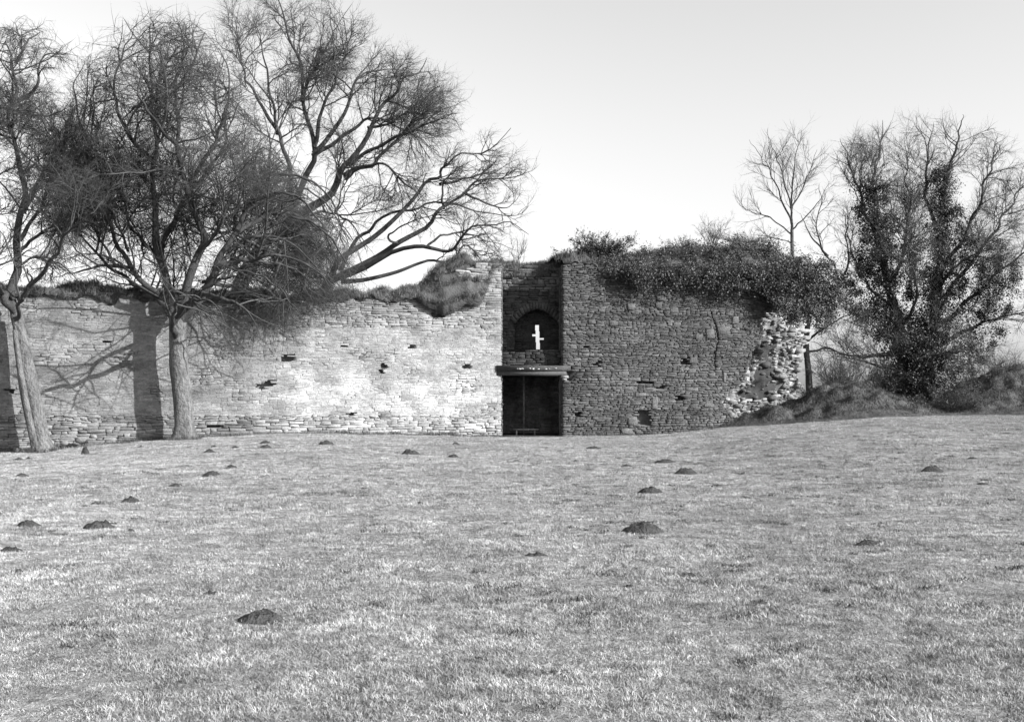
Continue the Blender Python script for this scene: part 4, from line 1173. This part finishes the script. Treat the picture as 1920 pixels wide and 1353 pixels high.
# ------------------------------------------------------------------ meadow grass
def tuft_proto(k):
    n = 150
    r = .17 * np.sqrt(R.random(n)); a = R.uniform(0, 2 * np.pi, n)
    pts = np.column_stack([r * np.cos(a), r * np.sin(a), np.full(n, -.005)])
    V, q, t3, tn = blades(pts, .018 + .006 * k, .0022, (.1, -.1, 0), 1.0, 1, .0, 1.7)
    o = link('grass_tuft', mesh_np('grass_tuft', V, [q, t3], tn), M_grass)
    p = ground_hit(*[(300, 1180), (900, 1240), (1400, 1200), (1700, 1120)][k])
    o.location = p
    tag(o, ['pale grass tuft low on the left of the meadow', 'pale grass tuft in the near middle of the meadow', 'pale grass tuft in the near right of the meadow', 'pale grass tuft toward the right edge of the meadow'][k], 'grass', kind='stuff')
    return o
protos = [tuft_proto(k) for k in range(4)]

def scatter(name, pts, sc, protos_k, label):
    me = bpy.data.meshes.new(name); me.vertices.add(len(pts)); me.vertices.foreach_set('co', np.asarray(pts, np.float32).ravel())
    a = me.attributes.new('s', 'FLOAT', 'POINT'); a.data.foreach_set('value', np.asarray(sc, np.float32))
    me.update()
    o = link(name, me, None)
    tag(o, label, 'grass', kind='stuff')
    ng = bpy.data.node_groups.new(name, 'GeometryNodeTree')
    ng.interface.new_socket('Geometry', in_out='INPUT', socket_type='NodeSocketGeometry')
    ng.interface.new_socket('Geometry', in_out='OUTPUT', socket_type='NodeSocketGeometry')
    N, L = ng.nodes, ng.links
    gi, go = N.new('NodeGroupInput'), N.new('NodeGroupOutput')
    oi = N.new('GeometryNodeObjectInfo'); oi.inputs[0].default_value = protos_k; oi.inputs['As Instance'].default_value = True
    ip = N.new('GeometryNodeInstanceOnPoints')
    L.new(gi.outputs[0], ip.inputs['Points']); L.new(oi.outputs['Geometry'], ip.inputs['Instance'])
    rv = N.new('FunctionNodeRandomValue'); rv.data_type = 'FLOAT'; rv.inputs[2].default_value = 0; rv.inputs[3].default_value = 6.283
    cx = N.new('ShaderNodeCombineXYZ'); L.new(rv.outputs[1], cx.inputs[2]); L.new(cx.outputs[0], ip.inputs['Rotation'])
    na = N.new('GeometryNodeInputNamedAttribute'); na.data_type = 'FLOAT'; na.inputs[0].default_value = 's'
    L.new(na.outputs[0], ip.inputs['Scale']); L.new(ip.outputs[0], go.inputs[0])
    md = o.modifiers.new('scatter', 'NODES'); md.node_group = ng

MOLES = [(41, 894, 24), (35, 863, 18), (54, 861, 14), (160, 851, 13), (393, 848, 20), (402, 838, 11), (441, 840, 15), (498, 831, 19), (498, 839, 19), (611, 833, 26), (768, 852, 32), (854, 833, 14), (850, 857, 20), (805, 863, 20), (968, 865, 24), (433, 877, 20), (455, 868, 15),
         (397, 892, 32), (330, 911, 38), (245, 941, 32), (187, 990, 50), (52, 986, 38), (20, 1033, 38), (246, 996, 17), (490, 1160, 78), (395, 1112, 46), (1113, 842, 40), (1175, 875, 34), (1250, 867, 50), (1285, 888, 38), (1220, 924, 42), (1345, 912, 34),
         (1205, 998, 66), (1006, 1042, 62), (1630, 1021, 46), (1748, 883, 36), (1824, 860, 26), (1842, 908, 30), (787, 945, 32), (1080, 865, 22), (265, 838, 16), (178, 945, 26), (1180, 1100, 40), (930, 1105, 26)]
FAINT = {1113, 1250, 1345, 1180, 930, 787, 805, 968, 455, 265, 178, 1842, 1824, 1080, 395, 330, 1175, 1006}
mole_pos = []
for px, py, w in MOLES:
    p = ground_hit(px, py); mole_pos.append((p, (1.0 if px in FAINT else 1.35) * w / F * p[1] / 2))

def near_mole(x, y):
    for p, r in mole_pos:
        if (x - p[0]) ** 2 + (y - p[1]) ** 2 < (r * 1.12) ** 2: return True
    return False
sets = [([], []) for _ in range(4)]
def wall_y(x):
    return 45.5 + TL * (x + .44) if x < -.44 else (46.5 if x < 2.1 else 45.5 + TR * (x - 2.1))
Rg = np.random.default_rng(5)
for (y0, y1, dens, smin, smax) in [(3.5, 8, 75, .8, 1.2), (8, 16, 45, .85, 1.35), (16, 30, 22, 1.0, 1.7), (30, 50, 11, 1.1, 2.0)]:
    area = (y1 - y0) * (y0 + y1) / 2 * 1.16
    for _ in range(int(area * dens)):
        y = math.sqrt(Rg.uniform(y0 * y0, y1 * y1)); x = Rg.uniform(-.58, .58) * y
        if y > wall_y(x) - .05 or near_mole(x, y): continue
        n = mnoise.noise(Vector((x * .9, y * .9, 0))) + .5 * mnoise.noise(Vector((x * 3, y * 3, 4)))
        k = min(3, max(0, int(1.5 + 2.2 * n + Rg.normal(0, .7))))
        sets[k][0].append((x, y, ground_z(x, y))); sets[k][1].append(Rg.uniform(smin, smax))
for k, (p, s) in enumerate(sets):
    print('tufts', k, len(p))
    scatter('meadow_grass', p, s, protos[k], ['shortest pale meadow grass', 'short pale meadow grass', 'longer pale meadow grass', 'longest pale tussocks of meadow grass'][k] + ' covering the field before the wall')

# dark weeds and coarse tussocks breaking up the turf
wp = []
for _ in range(900):
    y = math.sqrt(Rg.uniform(16, 1100)); x = Rg.uniform(-.55, .55) * y
    if mnoise.noise(Vector((x * .5, y * .5, 9))) + (.25 if x > 0 else 0) < .02 or near_mole(x, y): continue
    for _ in range(5):
        a, b = x + Rg.normal(0, .05), y + Rg.normal(0, .04); wp.append((a, b, ground_z(a, b)))
M_weed = mat_new('meadow_weed', .075, True, [(5, .7, 1.3, 3, 1)], spec=.15)
turf('meadow_weeds', wp, .034, M_weed, 'small dark weeds dotted through the pale meadow grass', 'weeds', nb=9, w=.005, spread=.035, curve=1.4)

# molehills
def where(px, py, w):
    side = 'left' if px < 640 else ('middle' if px < 1280 else 'right')
    dist = 'close to the wall foot' if py < 850 else ('beyond mid meadow' if py < 880 else ('in the mid meadow' if py < 950 else ('in the near meadow' if py < 1060 else 'nearest the viewer')))
    return side, dist
LANDMARK = ['flat dark molehill below the leaning tree, alone in the left meadow', 'left one of two tiny molehills in front of the leaning tree', 'right one of two tiny molehills in front of the leaning tree', 'small pointed earth cone on the grass between leaning and dense trees',
 'dark molehill just right of the dense tree trunk', 'tiny molehill touching the wall foot right of the dense tree', 'small molehill second right from the dense tree trunk', 'rear one of the stacked molehill pair under the wall', 'front one of the stacked molehill pair under the wall',
 'rounded dark molehill under the middle of the sunlit wall', 'wide flat molehill under the wall below the square putlog hole', 'small round molehill at the wall foot left of the doorway', 'small dark molehill just in front of the one by the doorway left', 'low faint molehill left of the doorway pair',
 'flat faint molehill straight below the dark doorway', 'small oval molehill left of centre, behind the larger black one', 'faint small molehill nearest the stacked pair', 'bold black molehill below the dense tree', 'long low molehill left of the bold black one', 'dark oval molehill on the left, halfway to the wall',
 'long dark molehill in the left meadow beside a tiny clod heap', 'broad dark molehill near the left edge of the meadow', 'flat molehill cut by the left edge of view', 'tiny clod heap right of the long dark molehill', 'largest and nearest molehill, a dark slab of earth left of centre', 'ragged earth patch behind the largest molehill',
 'low molehill below the right jamb of the doorway', 'small molehill right of the doorway, in line with the niche', 'long thin molehill under the right wall', 'low dark molehill below the crack of the right wall', 'domed molehill in the right middle of the meadow', 'faint grey molehill right of the domed one',
 'wide ring shaped molehill right of centre', 'flat dark molehill below the doorway, near the middle', 'dark molehill alone in the near right meadow', 'dark domed molehill below the ivy tree', 'small molehill near the right edge below the bank', 'flat faint molehill near the right edge of the meadow',
 'faint flat molehill left of centre, halfway to the wall', 'thin faint molehill just below the doorway right side', 'tiny molehill at the foot of the dense tree', 'faint molehill left, between two larger ones', 'faint worn molehill in the near right centre', 'faint small earth patch in the near middle']
for (px, py, w), (p, r), lb in zip(MOLES, mole_pos, LANDMARK):
    n, m = 20, 8; V = []
    h = r * (.38 if py < 1000 else .28) * (.6 if px in FAINT else 1)
    if px == 160: h = r * 1.5
    s = R.uniform(0, 99)
    for j in range(m):
        q = j / (m - 1)
        for i in range(n):
            a = 2 * math.pi * i / n
            rr = r * (1 - q) * (1 + .25 * mnoise.noise(Vector((math.cos(a) * 1.4 + s, math.sin(a) * 1.4, q))))
            V.append((rr * math.cos(a), rr * math.sin(a) * .8, -.03 + (h + .03) * (1 - (1 - q) ** 2.4) * (1 + .4 * mnoise.noise(Vector((math.cos(a) * 4 * (1 - q) + s, math.sin(a) * 4 * (1 - q), 5))) + R.normal(0, .06)) * (1 if q < .95 else 1)))
    a = np.arange(n * m).reshape(m, n)
    q = np.stack([a[:-1], np.roll(a[:-1], -1, 1), np.roll(a[1:], -1, 1), a[1:]], -1).reshape(-1, 4)
    o = link('molehill', mesh_np('molehill', V, q, None, True), M_earth)
    o.location = p
    tag(o, lb, 'molehill', 'molehills scattered over the meadow')

# loose stones at the wall foot
for px, py, w, lb in [(174, 818, 14, 'pale squared stone lying at the wall foot between the two left trees'), (152, 826, 22, 'low grassy stone lying left of the pale squared one'), (120, 830, 16, 'flat stone resting just right of the leaning tree')]:
    Y = YL(px) - .35; c = W(px, py, Y); V, f, t = blob(c, w / F * Y / 2, (1.1, .8, .7), 1.2)
    mb = MB(); mb.add(V, f, 1.2 if px == 174 else .8)
    tag(link('fallen_stone', mb.mesh('fallen_stone'), M_stone), lb, 'stone', 'loose stones at the foot of the left wall')
# darker grass fringe along the wall foot
fr_pts = []
for _ in range(2600):
    px = R.uniform(-100, 1420)
    if 941 < px < 1058: continue
    Y = (YL(px) if px < 1000 else YR(px)) - abs(R.normal(0, .18)) - .03
    x = (px - CX) / F * Y; fr_pts.append((x, Y, ground_z(x, Y)))
ft = []
for _ in range(70):
    px = R.uniform(-60, 1400)
    if 930 < px < 1068: continue
    Y = (YL(px) if px < 1000 else YR(px)) - .1
    for _ in range(14):
        x = (px - CX) / F * Y + R.normal(0, .14); yy = Y - abs(R.normal(0, .06)); ft.append((x, yy, ground_z(x, yy)))
for px in (345, 78, 62):
    for _ in range(120):
        a = R.uniform(0, 6.28); Yt = (YBt if px == 345 else YA); x = (px - CX) / F * Yt + .55 * math.cos(a); yy = Yt + .5 * math.sin(a); ft.append((x, yy, ground_z(x, yy)))
turf('wall_foot_weeds', ft, .2, M_turf, 'taller weeds at the foot of the walls and around the left trunks', 'weeds', nb=4, tone=1.0, curve=1.0)
turf('wall_foot_grass', fr_pts, .10, M_turf, 'uneven fringe of grass along the foot of the walls', 'grass', nb=4, tone=1.3)
